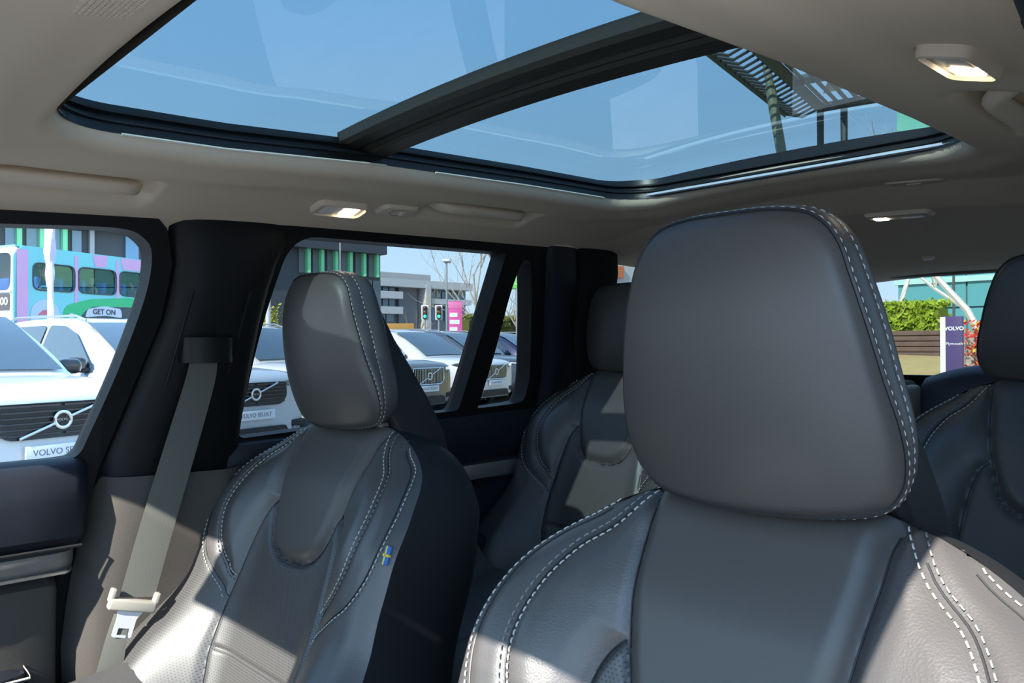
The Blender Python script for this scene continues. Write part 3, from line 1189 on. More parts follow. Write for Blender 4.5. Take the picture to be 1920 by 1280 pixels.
def second_row_seat(cx, label, sx=.93):
    root = empty('passenger_seat', (cx, 1.45, .42), label=label, cat='car seat', group='leather car seats')
    S = Back(sx)
    make_back(root, S, local_frame(root, (cx, 1.47, 1.222), 18), .0055, perf=False)
    make_headrest(root, local_frame(root, (cx, 1.462, 1.345), -3), sc=(1.0, .83, .9), posts=True, shell=False)
    make_cushion(root, local_frame(root, (cx, 1.10, .68), -4), sx)
    return root


second_row_seat(-.455, 'rear leather seat by the far rear quarter light')
second_row_seat(.42, 'rear leather seat at the right edge behind the near headrest')


# ================================================================== FITTINGS ON THE HEADLINER AND PILLAR
def liner_frame(x, y, drop=0.0):
    """frame on the headliner: local x along the car, local y inboard along the cloth, local z into the cabin"""
    z = float(liner_z(np.array(x), np.array(y)))
    e = .01
    zi = float(liner_z(np.array(x - math.copysign(e, x)), np.array(y)))
    zy = float(liner_z(np.array(x), np.array(y + e)))
    ax = Vector((0, e, zy - z)).normalized()
    ay = Vector((-math.copysign(e, x), 0, zi - z)).normalized()
    n = ax.cross(ay)
    if n.z > 0:
        ay_ = ay
        n = -n
        return Matrix(((ax.x, ay_.x, n.x, x), (ax.y, ay_.y, n.y, y), (ax.z, ay_.z, n.z, z), (0, 0, 0, 1))) @ Matrix.Translation((0, 0, -drop))
    return Matrix(((ax.x, ay.x, n.x, x), (ax.y, ay.y, n.y, y), (ax.z, ay.z, n.z, z), (0, 0, 0, 1))) @ Matrix.Translation((0, 0, -drop))


def fixture(name, x, y, label, cat, group=None):
    M = liner_frame(x, y)
    o = empty(name, M.translation, label=label, cat=cat, group=group)
    return o, Matrix.Translation(-M.translation) @ M


def reading_light(x, y, label, L=.100, W=.046):
    o, M = fixture('reading_light', x, y, label, 'lamp', 'cabin reading lights')
    ring = rounded_poly([(-L / 2, -W / 2), (L / 2, -W / 2), (L / 2, W / 2), (-L / 2, W / 2)], .014, 5)
    R = []
    for k, h in ((1.0, -.004), (1.0, .004), (.96, .010), (.86, .011), (.82, .007)):
        R.append([tuple(M @ Vector((p[0] * (1 - (1 - k) * W / L), p[1] * k, h))) for p in ring])
    MB().rings(R, cap0=True, cap1=True).build('housing', M_beige, o, auto=40)
    MB().rbox((.006, -.013, .006), (.034, .011, .0095), .0015, M=M).build('lit_lens', M_lens, o)
    MB().rbox((-.036, -.013, .006), (.002, .011, .0090), .0015, M=M).build('switch', M_lensoff, o)
    return o


reading_light(-.492, .742, 'small reading light glowing above the far rear door, at the front end of the row')
reading_light(.497, .742, 'reading light at the upper right, nearest the camera')


def hook_plate(x, y, label):
    o, M = fixture('coat_hook', x, y, label, 'coat hook', 'coat hook plates')
    ring = rounded_poly([(-.042, -.019), (.040, -.019), (.042, .019), (-.034, .019)], .012, 5)
    R = [[tuple(M @ Vector((p[0] * k, p[1] * k, h))) for p in ring] for k, h in ((1, -.004), (1, .002), (.94, .007), (.86, .008))]
    MB().rings(R, cap0=True, cap1=True).build('base_plate', M_beige, o, auto=40)
    mb = MB()
    R = []
    for r, h in ((.014, .0075), (.0125, .0085), (.010, .006), (.006, .003), (.001, .002)):
        R.append([tuple(M @ Vector((r * 1.15 * math.cos(a), r * math.sin(a), h))) for a in np.linspace(0, 2 * math.pi, 16, endpoint=False)])
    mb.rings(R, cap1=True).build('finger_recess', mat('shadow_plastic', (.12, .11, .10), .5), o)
    MB().rbox((.004, -.008, .004), (.017, .008, .012), .004, M=M).build('hook', M_beige, o)
    return o


hook_plate(-.478, .855, 'round-eyed hook plate between far reading light and rear grab handle')


def grab_handle(sgn, y0, y1, x, label, coat=True):
    mid = (y0 + y1) / 2
    o, M = fixture('grab_handle', sgn * x, mid, label, 'grab handle', 'cabin grab handles')
    M = Matrix(M)
    h = (y1 - y0) / 2
    half_ = [(-h + .006, -.068, .012), (-h + .002, -.054, .030), (-h + .006, -.028, .034), (-h + .026, -.006, .027), (-h * .4, -.002, .024)]
    pts = catmull(half_ + [(-q[0], q[1], q[2]) for q in half_[::-1]], 4, closed=False)
    R = []
    for i, p in enumerate(pts):
        t = pts[min(i + 1, len(pts) - 1)] - pts[max(i - 1, 0)]
        t = Vector(t).normalized()
        nz = Vector((0, 0, 1))
        s = t.cross(nz).normalized()
        nz = s.cross(t)
        end = max(0, 1 - min(i, len(pts) - 1 - i) / 8)
        w, th = .0125 + .008 * end, .0105 + .002 * end
        rr = []
        for a in np.linspace(0, 2 * math.pi, 14, endpoint=False):
            ca, sa = math.cos(a), math.sin(a)
            q = Vector(p) + s * (math.copysign(abs(ca) ** .6, ca) * w) + nz * (math.copysign(abs(sa) ** .6, sa) * th)
            rr.append(tuple(M @ q))
        R.append(rr)
    MB().rings(R, cap0=True, cap1=True).build('grip', M_beige, o, auto=50)
    for e in (-1, 1):
        MB().rbox((e * (h - .012) - .017, -.084, -.004), (e * (h - .012) + .017, -.044, .036), .010, M=M).build('end_cover', M_beige, o)
    if coat:
        MB().tube([tuple(M @ Vector(q)) for q in ((h - .045, -.012, .018), (h - .047, -.022, .020), (h - .046, -.030, .014), (h - .044, -.032, .004))], .0042, 8).build('coat_peg', M_beige, o)
    return o


grab_handle(-1, .935, 1.165, .430, 'beige grab handle above the far rear window')
grab_handle(-1, .10, .408, .465, 'long beige grab handle above the front door window, cut by the left edge', coat=False)
grab_handle(1, .935, 1.165, .445, 'beige grab handle at the right edge near the camera')

# roof light and clips in the rear part of the headliner
def rear_roof_light():
    o, M = fixture('roof_light', .125, 1.625, 'wide roof light behind the sunroof, half lit', 'lamp')
    R = []
    ring = rounded_poly([(-.024, -.062), (.024, -.062), (.024, .062), (-.024, .062)], .012, 4)
    for k, h in ((1, -.004), (1, .003), (.95, .008), (.85, .009)):
        R.append([tuple(M @ Vector((p[0] * k, p[1] * k, h))) for p in ring])
    MB().rings(R, cap0=True, cap1=True).build('housing', M_beige, o, auto=40)
    MB().rbox((-.010, .020, .0075), (.008, .046, .011), .002, M=M).build('lit_lens', M_lens, o)
    MB().rbox((-.010, -.046, .0075), (.008, -.004, .010), .002, M=M).build('dark_lens', M_lensoff, o)


rear_roof_light()
o, M = fixture('roof_cover_cap', .20, 1.49, 'flat oval cover cap in the headliner behind the sunroof', 'cover cap')
MB().rings([[tuple(M @ Vector((p[0] * k, p[1] * k, h))) for p in rounded_poly([(-.012, -.05), (.012, -.05), (.012, .05), (-.012, .05)], .010, 4)] for k, h in ((1, -.003), (1, .001), (.93, .0035), (.8, .004))], cap0=True, cap1=True).build('lid', M_beige, o, auto=40)
MB().rbox((-.003, -.012, .003), (.003, .012, .006), .001, M=M).build('finger_notch', M_lensoff, o)
o, M = fixture('roof_clip', .02, 2.10, 'tiny pale clip in the headliner above the rear window', 'clip')
MB().rbox((-.008, -.014, -.003), (.008, .014, .004), .003, M=M).build('clip_base', M_lensoff, o)
MB().rbox((-.004, -.010, .003), (.004, .010, .009), .002, M=M).build('clip_tongue', M_white, o)
o, M = fixture('airbag_marker', -.515, .245, 'rounded square cover on the front headliner at the left edge', 'cover cap')
MB().rings([[tuple(M @ Vector((p[0] * k, p[1] * k, h))) for p in rounded_poly([(-.022, -.018), (.022, -.018), (.022, .018), (-.022, .018)], .008, 4)] for k, h in ((1, -.003), (1, .0015), (.94, .003), (.85, .0025))], cap0=True, cap1=True).build('lid', M_beige, o, auto=40)
MB().rbox((-.015, -.012, .0015), (.015, .012, .0032), .001, M=M).build('face', M_beige, o)

# sun-blind hooks at the top of the far rear window
for u in (769, 801):
    q = atx(u, 452, -.600)
    h = empty('blind_hook', q, label='small black hook hanging over the far rear window, ' + ('the front one' if u == 769 else 'the rear one'), cat='hook', group='window blind hooks')
    MB().rbox((-.004, -.006, -.004), (.004, .006, .010), .002).build('plate', M_black, h)
    MB().tube([(.002, -.004, -.002), (.002, -.003, -.008), (.002, .002, -.0105), (.002, .006, -.009), (.002, .0065, -.005)], .0022, 8).build('hook', M_black, h)

# ---- seat belt on the far door pillar
belt = empty('seat_belt', (-.68, .52, .5), label='dark seat belt with beige latch tongue on the far door pillar', cat='seat belt')


def strip(name, L, R_, material, th=.0014, sub=3):
    L, R_ = catmull(L, sub, False), catmull(R_, sub, False)
    R = []
    for a, b in zip(L, R_):
        a, b = Vector(a), Vector(b)
        off = Vector((th, -th * .4, 0))
        mid = (a + b) / 2 + off * 1.2
        R.append([tuple(a), tuple(a + off), tuple(mid + off), tuple(b + off), tuple(b), tuple(mid - off * .5)])
    o = MB().rings(R, cap0=True, cap1=True).build(name, material, belt, auto=60)
    return rp(o)


Lp = [(356, 676), (345, 720), (310, 830), (262, 985), (224, 1118)]
Rp = [(408, 676), (402, 720), (372, 830), (327, 985), (290, 1118)]
strip('webbing', [atx(u, v, x) for x, (u, v) in zip((-.602, -.610, -.626, -.640, -.650), Lp)], [atx(u, v, x) for x, (u, v) in zip((-.596, -.602, -.614, -.626, -.636), Rp)], M_belt)
strip('lower_webbing', [atx(u, v, -.652) for u, v in ((214, 1150), (197, 1200), (172, 1290), (150, 1370))], [atx(u, v, -.640) for u, v in ((240, 1150), (238, 1200), (222, 1290), (200, 1370))], M_belt)
# thin woven edge
gp = atx(392, 655, -.598)
mb = MB()
R = []
for t in np.linspace(0, 1, 9):
    ang = math.pi * (t - .5)
    R.append([(gp[0] - .02 + .036 * math.cos(ang) ** .6 if abs(ang) < 1.57 else gp[0] - .02, gp[1] + .044 * math.sin(ang), gp[2] + dz) for dz in (.020, .016, -.004, -.022)] + [(gp[0] - .025, gp[1] + .04 * math.sin(ang), gp[2] - .022), (gp[0] - .025, gp[1] + .04 * math.sin(ang), gp[2] + .02)])
rp(mb.rings(R, cap0=True, cap1=True).build('belt_guide', mat('guide_black', (.006, .006, .006), .5, spec=.25), belt, auto=50))
bp_ = atx(247, 1133, -.640)
ax_ = Vector(atx(285, 1136, -.640) - atx(212, 1130, -.646)).normalized()
Mb = frame_matrix(bp_, ax_, (0.05, -.12, 1))
M_tong = mat('pale_latch_plastic', (.36, .33, .28), .5)
mb = MB()
rp(mb.rbox((-.037, -.009, -.004), (.037, .010, .012), .004, M=Mb).build('latch_body', M_tong, belt))
for e in (-1, 1):
    rp(MB().rbox((e * .034 - .005, .002, -.004), (e * .034 + .005, .024, .010), .003, M=Mb).build('latch_arm', M_tong, belt))
tg = plate('metal_tongue', rounded_poly([(-.021, -.008), (.021, -.008), (.013, -.020), (.013, -.052), (-.017, -.052), (-.017, -.020)], .004), [rounded_poly([(-.010, -.048), (.007, -.048), (.007, -.037), (-.010, -.037)], .001)],
           lambda a, b, d: tuple(Mb @ Vector((a, b, .003 + d))), .002, mat('latch_metal', (.75, .75, .78), .4, .35), belt)
rp(tg)




# ================================================================== PARKED CARS OUTSIDE
M_tyre = mat('tyre_rubber', (.012, .012, .012), .85)
M_rim = mat('alloy_rim', (.5, .5, .52), .3, .9)
M_carglass = mat('car_window_glass', (.05, .075, .095), .04, spec=.9, coat=.6)
M_grille = mat('grille_black', (.012, .012, .013), .35)
M_bump = mat('bumper_black', (.02, .02, .021), .6)
M_lamp = mat('headlamp_glass', (.75, .8, .85), .08, spec=.9, coat=1)
M_board = mat('white_number_board', (.8, .8, .82), .5)
M_ink = mat('grey_print', (.18, .18, .2), .7)


def paint(name, col, metal=0.0, rough=.28):
    return mat('paint_' + name, col, rough, metal, coat=.7)


def car_proto(style):
    """SUV facing +x with its nose at x=0, wheels on z=0"""
    root = empty('parked_car')
    ps = mat('paint_base', (.7, .7, .7), .28, coat=.7)
    st = [(-.00, .42, .36, .90), (-.03, .66, .30, .95), (-.10, .80, .27, .985), (-.26, .885, .25, 1.015), (-.55, .93, .25, 1.04), (-.95, .945, .25, 1.06), (-1.35, .95, .25, 1.07), (-2.2, .95, .25, 1.075),
          (-3.2, .95, .25, 1.085), (-3.9, .94, .27, 1.09), (-4.3, .90, .30, 1.085), (-4.5, .84, .36, 1.06), (-4.58, .70, .45, 1.0)]
    S = catmull(st, 3, closed=False)
    R = []
    for x, w, zb, zt in S:
        half = [(0, zb), (w * .75, zb), (w * .93, zb + .06), (w * .985, zb + .22), (w, zb + (zt - zb) * .58), (w * .985, zb + (zt - zb) * .80), (w * .94, zt - .055), (w * .84, zt - .012), (w * .6, zt + .012), (w * .3, zt + .018), (0, zt + .02)]
        ring = [(x, y, z) for y, z in half] + [(x, -y, z) for y, z in half[-2:0:-1]]
        R.append(ring)
    MB().rings(R, cap0=True, cap1=True).build('body', ps, root, auto=45)
    # cabin
    st = [(-1.18, .78, .60, 1.07), (-1.45, .84, .63, 1.25), (-1.80, .87, .655, 1.46), (-2.05, .88, .665, 1.575), (-2.35, .885, .67, 1.635), (-2.8, .885, .67, 1.655), (-3.3, .88, .665, 1.645), (-3.8, .87, .64, 1.60), (-4.10, .85, .60, 1.545), (-4.28, .83, .58, 1.40), (-4.46, .80, .56, 1.10)]
    R = []
    for x, yb, yt, z in catmull(st, 3, closed=False):
        f = min(1, max(0, (z - 1.06) / .58))
        y1 = yb + (yt - yb) * f
        half = [(yb, 1.04), (y1 + .015, max(1.045, z - .06)), (y1 - .02, z - .015), (y1 * .75, z + .004), (y1 * .35, z + .010), (0, z + .012)]
        R.append([(x, y, zz) for y, zz in half] + [(x, -y, zz) for y, zz in half[-2::-1]])
    MB().rings(R, closed=False).build('cabin', ps, root, auto=45)
    # windscreen
    V, F = [], []
    rows = [(-1.22, .70, 1.105), (-1.50, .665, 1.29), (-1.85, .645, 1.495), (-2.04, .635, 1.578)]
    for x, w, z in rows:
        for k in range(9):
            y = w * (-1 + k / 4)
            V.append((x + .012 - .03 * (y / w) ** 2 * 0, y, z + .022 - .012 * (y / w) ** 2))
    for j in range(3):
        for k in range(8):
            F.append((j * 9 + k, j * 9 + k + 1, (j + 1) * 9 + k + 1, (j + 1) * 9 + k))
    mesh('windscreen', V, F, M_carglass, root)
    def sidemap(sg):
        return lambda x, z, d: (x, sg * (.888 - (z - 1.06) * .362 + .006 + d), z)
    for sg in (-1, 1):
        for nm, poly in (('front_side_window', [(-1.52, 1.085), (-2.02, 1.46), (-2.30, 1.555), (-2.62, 1.565), (-2.66, 1.085)]),
                         ('rear_side_window', [(-2.74, 1.085), (-2.70, 1.565), (-3.30, 1.555), (-3.52, 1.50), (-3.60, 1.10)]),
                         ('quarter_window', [(-3.67, 1.11), (-3.60, 1.49), (-3.90, 1.44), (-4.12, 1.20), (-4.05, 1.13)])):
            plate(nm, rounded_poly(poly, .05, 3), [], sidemap(sg), .006, M_carglass, root)
        MB().rings([[(x, sg * (y + (.01 if k in (0, 3) else -.02)), z) for k, (y, z) in enumerate(((.93, .25), (.955, .26), (.96, .36), (.945, .38)))] for x in (-.45, -4.15)], cap0=True, cap1=True).build('sill', M_bump, root)
        # mirror
        m = MB().rbox((-1.72, sg * .99 - .10, 1.06), (-1.56, sg * .99 + .10, 1.20), .05)
        mo = m.build('door_mirror', ps, root)
        MB().rbox((-1.68, sg * .90 - .05, 1.03), (-1.60, sg * .90 + .05, 1.10), .02).build('mirror_arm', M_bump, mo)
        for xw in (-.92, -3.70):
            ang = np.linspace(0, 2 * math.pi, 22, endpoint=False)
            arch = [[(xw + r * math.cos(a), sg * y, max(.20, .36 + r * math.sin(a))) for a in ang] for r, y in ((.44, .90), (.44, .957), (.395, .962), (.39, .80))]
            MB().rings(arch, cap1=True).build('wheel_arch', M_bump, root)
            prof = [(.20, .955), (.30, .965), (.345, .955), (.36, .93), (.36, .78), (.33, .76)]
            ty = MB().rings([[(xw + r * math.cos(a), sg * y, .36 + r * math.sin(a)) for a in ang] for r, y in prof]).build('tyre', M_tyre, root)
            rm = MB().rings([[(xw + r * math.cos(a), sg * y, .36 + r * math.sin(a)) for a in ang] for r, y in ((.25, .962), (.235, .968), (.22, .90), (.05, .90), (.01, .90))], cap1=True)
            for k in range(5):
                a = 2 * math.pi * k / 5
                c, s_ = math.cos(a), math.sin(a)
                rm.tube([(xw + .03 * c, sg * .945, .36 + .03 * s_), (xw + .235 * c, sg * .955, .36 + .235 * s_)], .024, 6)
            rm.build('rim', M_rim, ty)
        # head lamp
        hl = MB()
        pts = [(-.015, .47, .87), (-.05, .62, .88), (-.13, .78, .895), (-.33, .905, .925), (-.42, .925, .945), (-.33, .885, .965), (-.12, .74, .95), (-.03, .55, .93), (-.005, .46, .925)]
        o_ = [(x + .035, sg * (y + .012), z) for x, y, z in pts]
        i_ = [(x - .02, sg * y, z) for x, y, z in pts]
        hl.rings([i_, o_], cap1=True, cap0=True)
        ho = hl.build('headlamp', mat('headlamp_body', (.10, .11, .12), .1, coat=1), root, auto=30)
        MB().tube([(.022, sg * .50, .90), (-.03, sg * .66, .908), (-.14, sg * .80, .918)], .012, 6).tube([(-.02, sg * .64, .885), (-.025, sg * .65, .94)], .012, 6).build('light_blade', mat('daylight_blade', (.9, .92, .95), .2, emit=((.95, .97, 1), .6)), ho)
        MB().rbox((-.14, sg * .66 - .11, .40), (.0, sg * .66 + .11, .475), .02).build('lower_vent', M_bump, root)
        MB().tube([(-.0, sg * .56, .39), (-.045, sg * .68, .395), (-.12, sg * .78, .43)], .013, 6).build('vent_blade', M_silver, root)
    # grille
    gw = .44 if style == 'bars' else .46
    g0, g1 = (.64, .92) if style == 'bars' else (.665, .915)
    gp_ = rounded_poly([(-gw * .80, g0), (-gw, g0 + .08), (-gw * .97, g1), (gw * .97, g1), (gw, g0 + .08), (gw * .80, g0)], [.05, .05, .03, .03, .05, .05], 3)
    nose = lambda y: .012 - .16 * max(0, abs(y) - .20) ** 2 * 1.4
    go = plate('grille', gp_, [], lambda y, z, d: (nose(y) + .004 + d, y, z), .012, M_grille, root)
    if style == 'bars':
        for k in range(-9, 10):
            y = k * gw * .098
            MB().box((nose(y) + .014, y - .007, g0 + .02), (nose(y) + .026, y + .007, g1 - .015)).build('grille_bar', M_silver, go, smooth=False)
        lp = [(nose(y) + .014, y, z) for y, z in gp_]
        MB().tube(lp + lp[:2], .012, 6, cap=False).build('grille_surround', M_chrome, go)
    else:
        for k in range(6):
            z = g0 + .025 + k * (g1 - g0 - .04) / 5.3
            for sg in (-1, 1):
                R = [[(nose(y) + .014, y, z), (nose(y) + .026, y, z + .002), (nose(y) + .026, y, z + .013), (nose(y) + .014, y, z + .015)] for y in (sg * .02, sg * .15, sg * .28, sg * gw * .9)]
                MB().rings(R, cap0=True, cap1=True).build('grille_bar', mat('gloss_grille_bar', (.05, .05, .055), .2), go)
    zc = (g0 + g1) / 2
    em = MB()
    ang = np.linspace(0, 2 * math.pi, 28, endpoint=False)
    em.rings([[(x, r * math.cos(a), zc + r * math.sin(a)) for a in ang] for r, x in ((.068, .026), (.068, .042), (.062, .046), (.052, .046), (.046, .042), (.046, .026))])
    eo = em.build('round_emblem', M_chrome, go)
    MB().rings([[(.032, r * math.cos(a), zc + r * math.sin(a)) for a in ang] for r in (.047, .001)], cap1=True).build('emblem_disc', M_grille, eo)
    text('emblem_letters', 'VOLVO', .024, M_silver, frame_matrix((.034, 0, zc), (0, 1, 0), (0, 0, 1)), eo, .001)
    # diagonal bar from lower left to upper right as seen from the front
    dy, dz = .30, (g1 - g0) * .46
    MB().tube([(.038, -dy, zc - dz), (.040, -.058, zc - dz * .2)], .010, 6).tube([(.040, .055, zc + dz * .2), (.038, dy, zc + dz)], .010, 6).build('emblem_slash', M_chrome, go)
    # lower intake and number board
    plate('lower_intake', rounded_poly([(-.50, .30), (-.44, .43), (.44, .43), (.50, .30)], .03, 3), [], lambda y, z, d: (nose(y) - .015 + d, y, z), .04, M_bump, root)
    bo = MB().rbox((.030, -.26, .515), (.044, .26, .620), .004).build('number_board', M_board, root)
    text('board_letters', 'VOLVO SELEKT', .062, M_ink, frame_matrix((.045, 0, .568), (0, 1, 0), (0, 0, 1)), bo, .0008)
    MB().rbox((-4.64, -.62, .42), (-4.50, .62, .60), .05).build('rear_bumper', M_bump, root)
    # roof rails and seats hint
    for sg in (-1, 1):
        MB().tube([(-2.1, sg * .60, 1.62), (-2.3, sg * .61, 1.675), (-3.6, sg * .60, 1.675), (-3.95, sg * .57, 1.60)], .014, 6).build('roof_rail', M_silver, root)
    return root


proto = {'slats': car_proto('slats'), 'bars': car_proto('bars')}
used = {'slats': False, 'bars': False}
PCOL = {'white': paint('white', (.72, .73, .74)), 'ivory': paint('ivory', (.70, .68, .62)), 'silver': paint('silver', (.40, .42, .45), .5), 'bronze': paint('bronze', (.19, .185, .175), .5),
        'slate': paint('slate', (.10, .125, .16), .3), 'navy': paint('navy', (.03, .045, .10), .3), 'black': paint('black', (.012, .013, .016)), 'pale': paint('pale_silver', (.56, .60, .64), .15)}


def place_car(style, x, y, heading, colour, label, mirror=None):
    if used[style]:
        o = copy_tree(proto[style])
    else:
        o = proto[style]
        used[style] = True
    o.location = (x, y, 0)
    o.rotation_euler = (0, 0, math.radians(heading))
    tag(o, label, 'car', 'parked cars on the forecourt')
    for ch in o.children:
        b = ch.name.split('.')[0]
        if b in ('body', 'cabin', 'door_mirror'):
            ch.material_slots[0].link = 'OBJECT'
            ch.material_slots[0].material = PCOL[mirror] if (b == 'door_mirror' and mirror) else PCOL[colour]
    return o


place_car('slats', -5.63, 1.60, 15, 'white', 'white car with black slatted grille, closest on the left of the door pillar', 'black')
place_car('slats', -7.35, 3.90, 15, 'pale', 'pale silver car with black mirrors behind the white car on the left', 'black')
place_car('bars', -9.05, 6.25, 15, 'ivory', 'ivory car mostly hidden behind the far headrest')
place_car('bars', -10.1, 8.40, 15, 'bronze', 'grey bronze car with chrome grille beside the far headrest')
place_car('bars', -10.95, 10.75, 15, 'white', 'white car with white mirrors behind the grey bronze car', 'white')
place_car('bars', -12.1, 13.0, 15, 'slate', 'blue grey car seen past the window divider bar')
place_car('bars', -12.9, 15.5, 15, 'navy', 'dark navy car at the right end of the parked row')
place_car('slats', -18.2, 13.2, 13, 'silver', 'silver car in the back row above the bronze car', 'silver')
place_car('slats', -18.9, 16.0, 13, 'white', 'white car in the back row with only its roof showing', 'black')
place_car('slats', -19.5, 18.8, 13, 'black', 'black car in the back row below the hedge', 'black')
place_car('bars', -20.1, 21.6, 13, 'navy', 'navy car in the back row at the far right', 'navy')


# ================================================================== SURROUNDINGS
M_asph = mat('asphalt', (.27, .265, .26), .92, bump=('noise', 60, .3, .01), var=(3, .25))
g = MB().box((-260, -160, -.25), (200, 260, 0)).build('ground', M_asph, smooth=False)
tag(g, 'grey asphalt forecourt around the parked cars', kind='structure')


def wallrect(mb, u0, v0, u1, v1, x, t0=0.0, t1=.2):
    """upright box on the plane x=const whose corners are found from two sight lines"""
    a, b = atx(u0, v0, x), atx(u1, v1, x)
    y0, y1 = sorted((a[1], b[1]))
    z0, z1 = sorted((a[2], b[2]))
    return mb.box((x + t0, y0, z0), (x + t1, y1, z1))


# ---- dark hall with green fins
M_clad = mat('dark_grey_cladding', (.075, .08, .09), .5, var=(.6, .15))
M_clad2 = mat('mid_grey_panel', (.22, .225, .23), .6)
M_green = mat('green_fin', (.30, .92, .46), .4)
M_dglass = mat('dark_reflective_glass', (.06, .09, .11), .05, spec=.9, coat=.5)
hall = empty('dark_clad_hall', (-60, 20, 0), label='dark grey hall with bright green vertical fins behind the bus', cat='building')
XH = -54.0
yR = float(atx(713, 520, XH)[1])
zT = float(atx(640, 455, XH)[2])
zF1, zF0 = float(atx(640, 467, XH)[2]), float(atx(640, 516, XH)[2])
rp(MB().box((-72, -20, 0), (XH, yR, zT)).build('main_block', M_clad, hall, smooth=False))
rp(MB().box((XH, -20, zT - .75), (XH + 1.0, yR, zT + .05)).build('roof_edge', mat('parapet_grey', (.06, .065, .075), .5), hall, smooth=False))
fin_u = [580, 605.5, 632, 659, 684.5, 709]
fy = [float(atx(u, 500, XH + .5)[1]) for u in fin_u]
sp = fy[1] - fy[0]
ys_f = fy + [float(atx(u, 440, XH + .9)[1]) for u in (40, 83, 126)]
for i, y in enumerate(ys_f):
    top = zF1 if i < 6 else zT - .8
    rp(MB().box((XH, y - .13, zF0 if i < 6 else 3.6), (XH + .5, y + .13, top)).build('green_fin', M_green, hall, smooth=False))
    if i < 6:
        rp(MB().box((XH, y - sp * .55, zF0), (XH + .12, y - .16, top)).build('facade_panel', M_clad2, hall, smooth=False))
for k in range(9):
    y0 = float(atx(560, 560, XH)[1]) + k * (yR - float(atx(560, 560, XH)[1])) / 9
    w = (yR - float(atx(560, 560, XH)[1])) / 9
    rp(MB().box((XH, y0 + .04, .2), (XH + .10, y0 + w - .04, zF0 - .25)).build('ground_floor_pane', M_dglass, hall, smooth=False))
yl = [float(atx(u, 440, XH)[1]) for u in (0, 40, 83, 126, 160)]
for a, b in zip(yl[:-1], yl[1:]):
    rp(MB().box((XH, a + .25, 3.8), (XH + .10, b - .25, zT - .9)).build('upper_pane', mat('sky_blue_pane', (.22, .34, .42), .1, spec=.8), hall, smooth=False))
rp(MB().box((XH, float(atx(166, 440, XH)[1]), .2), (XH + .35, float(atx(174, 440, XH)[1]), zT - .8)).build('light_column', mat('pale_column', (.5, .5, .5), .6), hall, smooth=False))
rp(MB().box((XH, float(atx(234, 440, XH)[1]), .2), (XH + .2, float(atx(258, 440, XH)[1]), zT - .8)).build('blue_panel', mat('blue_panel', (.22, .42, .60), .3), hall, smooth=False))

# ---- pale office building
M_conc = mat('pale_concrete', (.48, .47, .44), .8)
M_conc2 = mat('light_render_band', (.62, .61, .58), .8)
off = empty('office_building', (-95, 72, 0), label='pale office building with long window bands right of the dark hall', cat='building')
XO = -95.0
yb_ = lambda u: float(atx(u, 560, XO)[1])
zb_ = lambda u, v: float(atx(u, v, XO)[2])
rp(MB().box((-110, yb_(690), 0), (XO - 1.5, yb_(884), zb_(800, 530))).build('main_block', mat('grey_facade', (.26, .265, .27), .7), off, smooth=False))
rp(MB().box((-108, yb_(700), zb_(760, 530)), (XO - 3, yb_(830), zb_(760, 508))).build('plant_storey', M_conc, off, smooth=False))
rp(MB().box((XO - 1.5, yb_(700), zb_(790, 540)), (XO + .6, yb_(882), zb_(790, 526))).build('roof_slab', M_conc2, off, smooth=False))
for (u0, u1, bands) in ((700, 752, ((548, 561), (576, 589))), (806, 880, ((558, 568),))):
    for v0, v1 in bands:
        rp(MB().box((XO - 1.5, yb_(u0), zb_(770, v1)), (XO + .5, yb_(u1), zb_(770, v0))).build('white_band', M_conc2, off, smooth=False))
for (u0, u1, v0, v1, n) in ((700, 750, 531, 548, 4), (700, 750, 561, 576, 4), (700, 748, 589, 603, 3), (806, 876, 543, 558, 7), (806, 840, 569, 600, 3), (842, 878, 569, 600, 3)):
    a, b = yb_(u0), yb_(u1)
    for k in range(n):
        w = (b - a) / n
        rp(MB().box((XO - 1.5, a + k * w + .12, zb_(780, v1)), (XO - 1.2, a + (k + 1) * w - .12, zb_(780, v0))).build('window_pane', mat('office_glass', (.14, .22, .27), .08, spec=.8), off, smooth=False))
rp(MB().box((XO - 2, yb_(754), 0), (XO - .8, yb_(788), zb_(770, 534))).build('stair_tower', mat('mid_concrete', (.20, .20, .205), .7), off, smooth=False))
rp(MB().box((XO - 1.5, yb_(794), 0), (XO + .7, yb_(803), zb_(790, 534))).build('white_fin', M_conc2, off, smooth=False))

# ---- double-decker bus
bd = Vector((-.415, .91, 0)).normalized()           # from nose to tail
bus = empty('double_decker_bus', (-26.5 + .35, 6.3 - .75, 0), label='pastel pink and turquoise double-decker bus with passengers', cat='bus')
bus.rotation_euler = (0, 0, math.atan2(-bd.y, -bd.x) )      # local +x = forward
# local axes: +x forwards; the side we see is local -y or +y
perp = Vector((-bd.y, bd.x, 0))
sgn_b = 1   # body lies towards local +-y
toward = Vector((-26.5 - .715, 6.3, 0))
loc_y = Vector((math.cos(bus.rotation_euler.z + math.pi / 2), math.sin(bus.rotation_euler.z + math.pi / 2), 0))
sgn_b = 1 if loc_y.dot(toward) > 0 else -1
M_busT = mat('bus_turquoise', (.22, .62, .66), .4, coat=.3)
M_busP = mat('bus_pink', (.74, .38, .62), .4, coat=.3)
M_busW = mat('bus_white', (.8, .8, .8), .4, coat=.3)
M_busG = mat('bus_green', (.05, .50, .20), .4)
M_busD = mat('bus_dark_panel', (.07, .07, .08), .5)
M_busglass = glass('bus_window', (.62, .72, .72), .9, f0=.10)
LB, WB, HB = 8.4, 2.5, 4.36


def bside(x, z, d):         # on the visible side; d outwards
    return (x, -sgn_b * d, z)


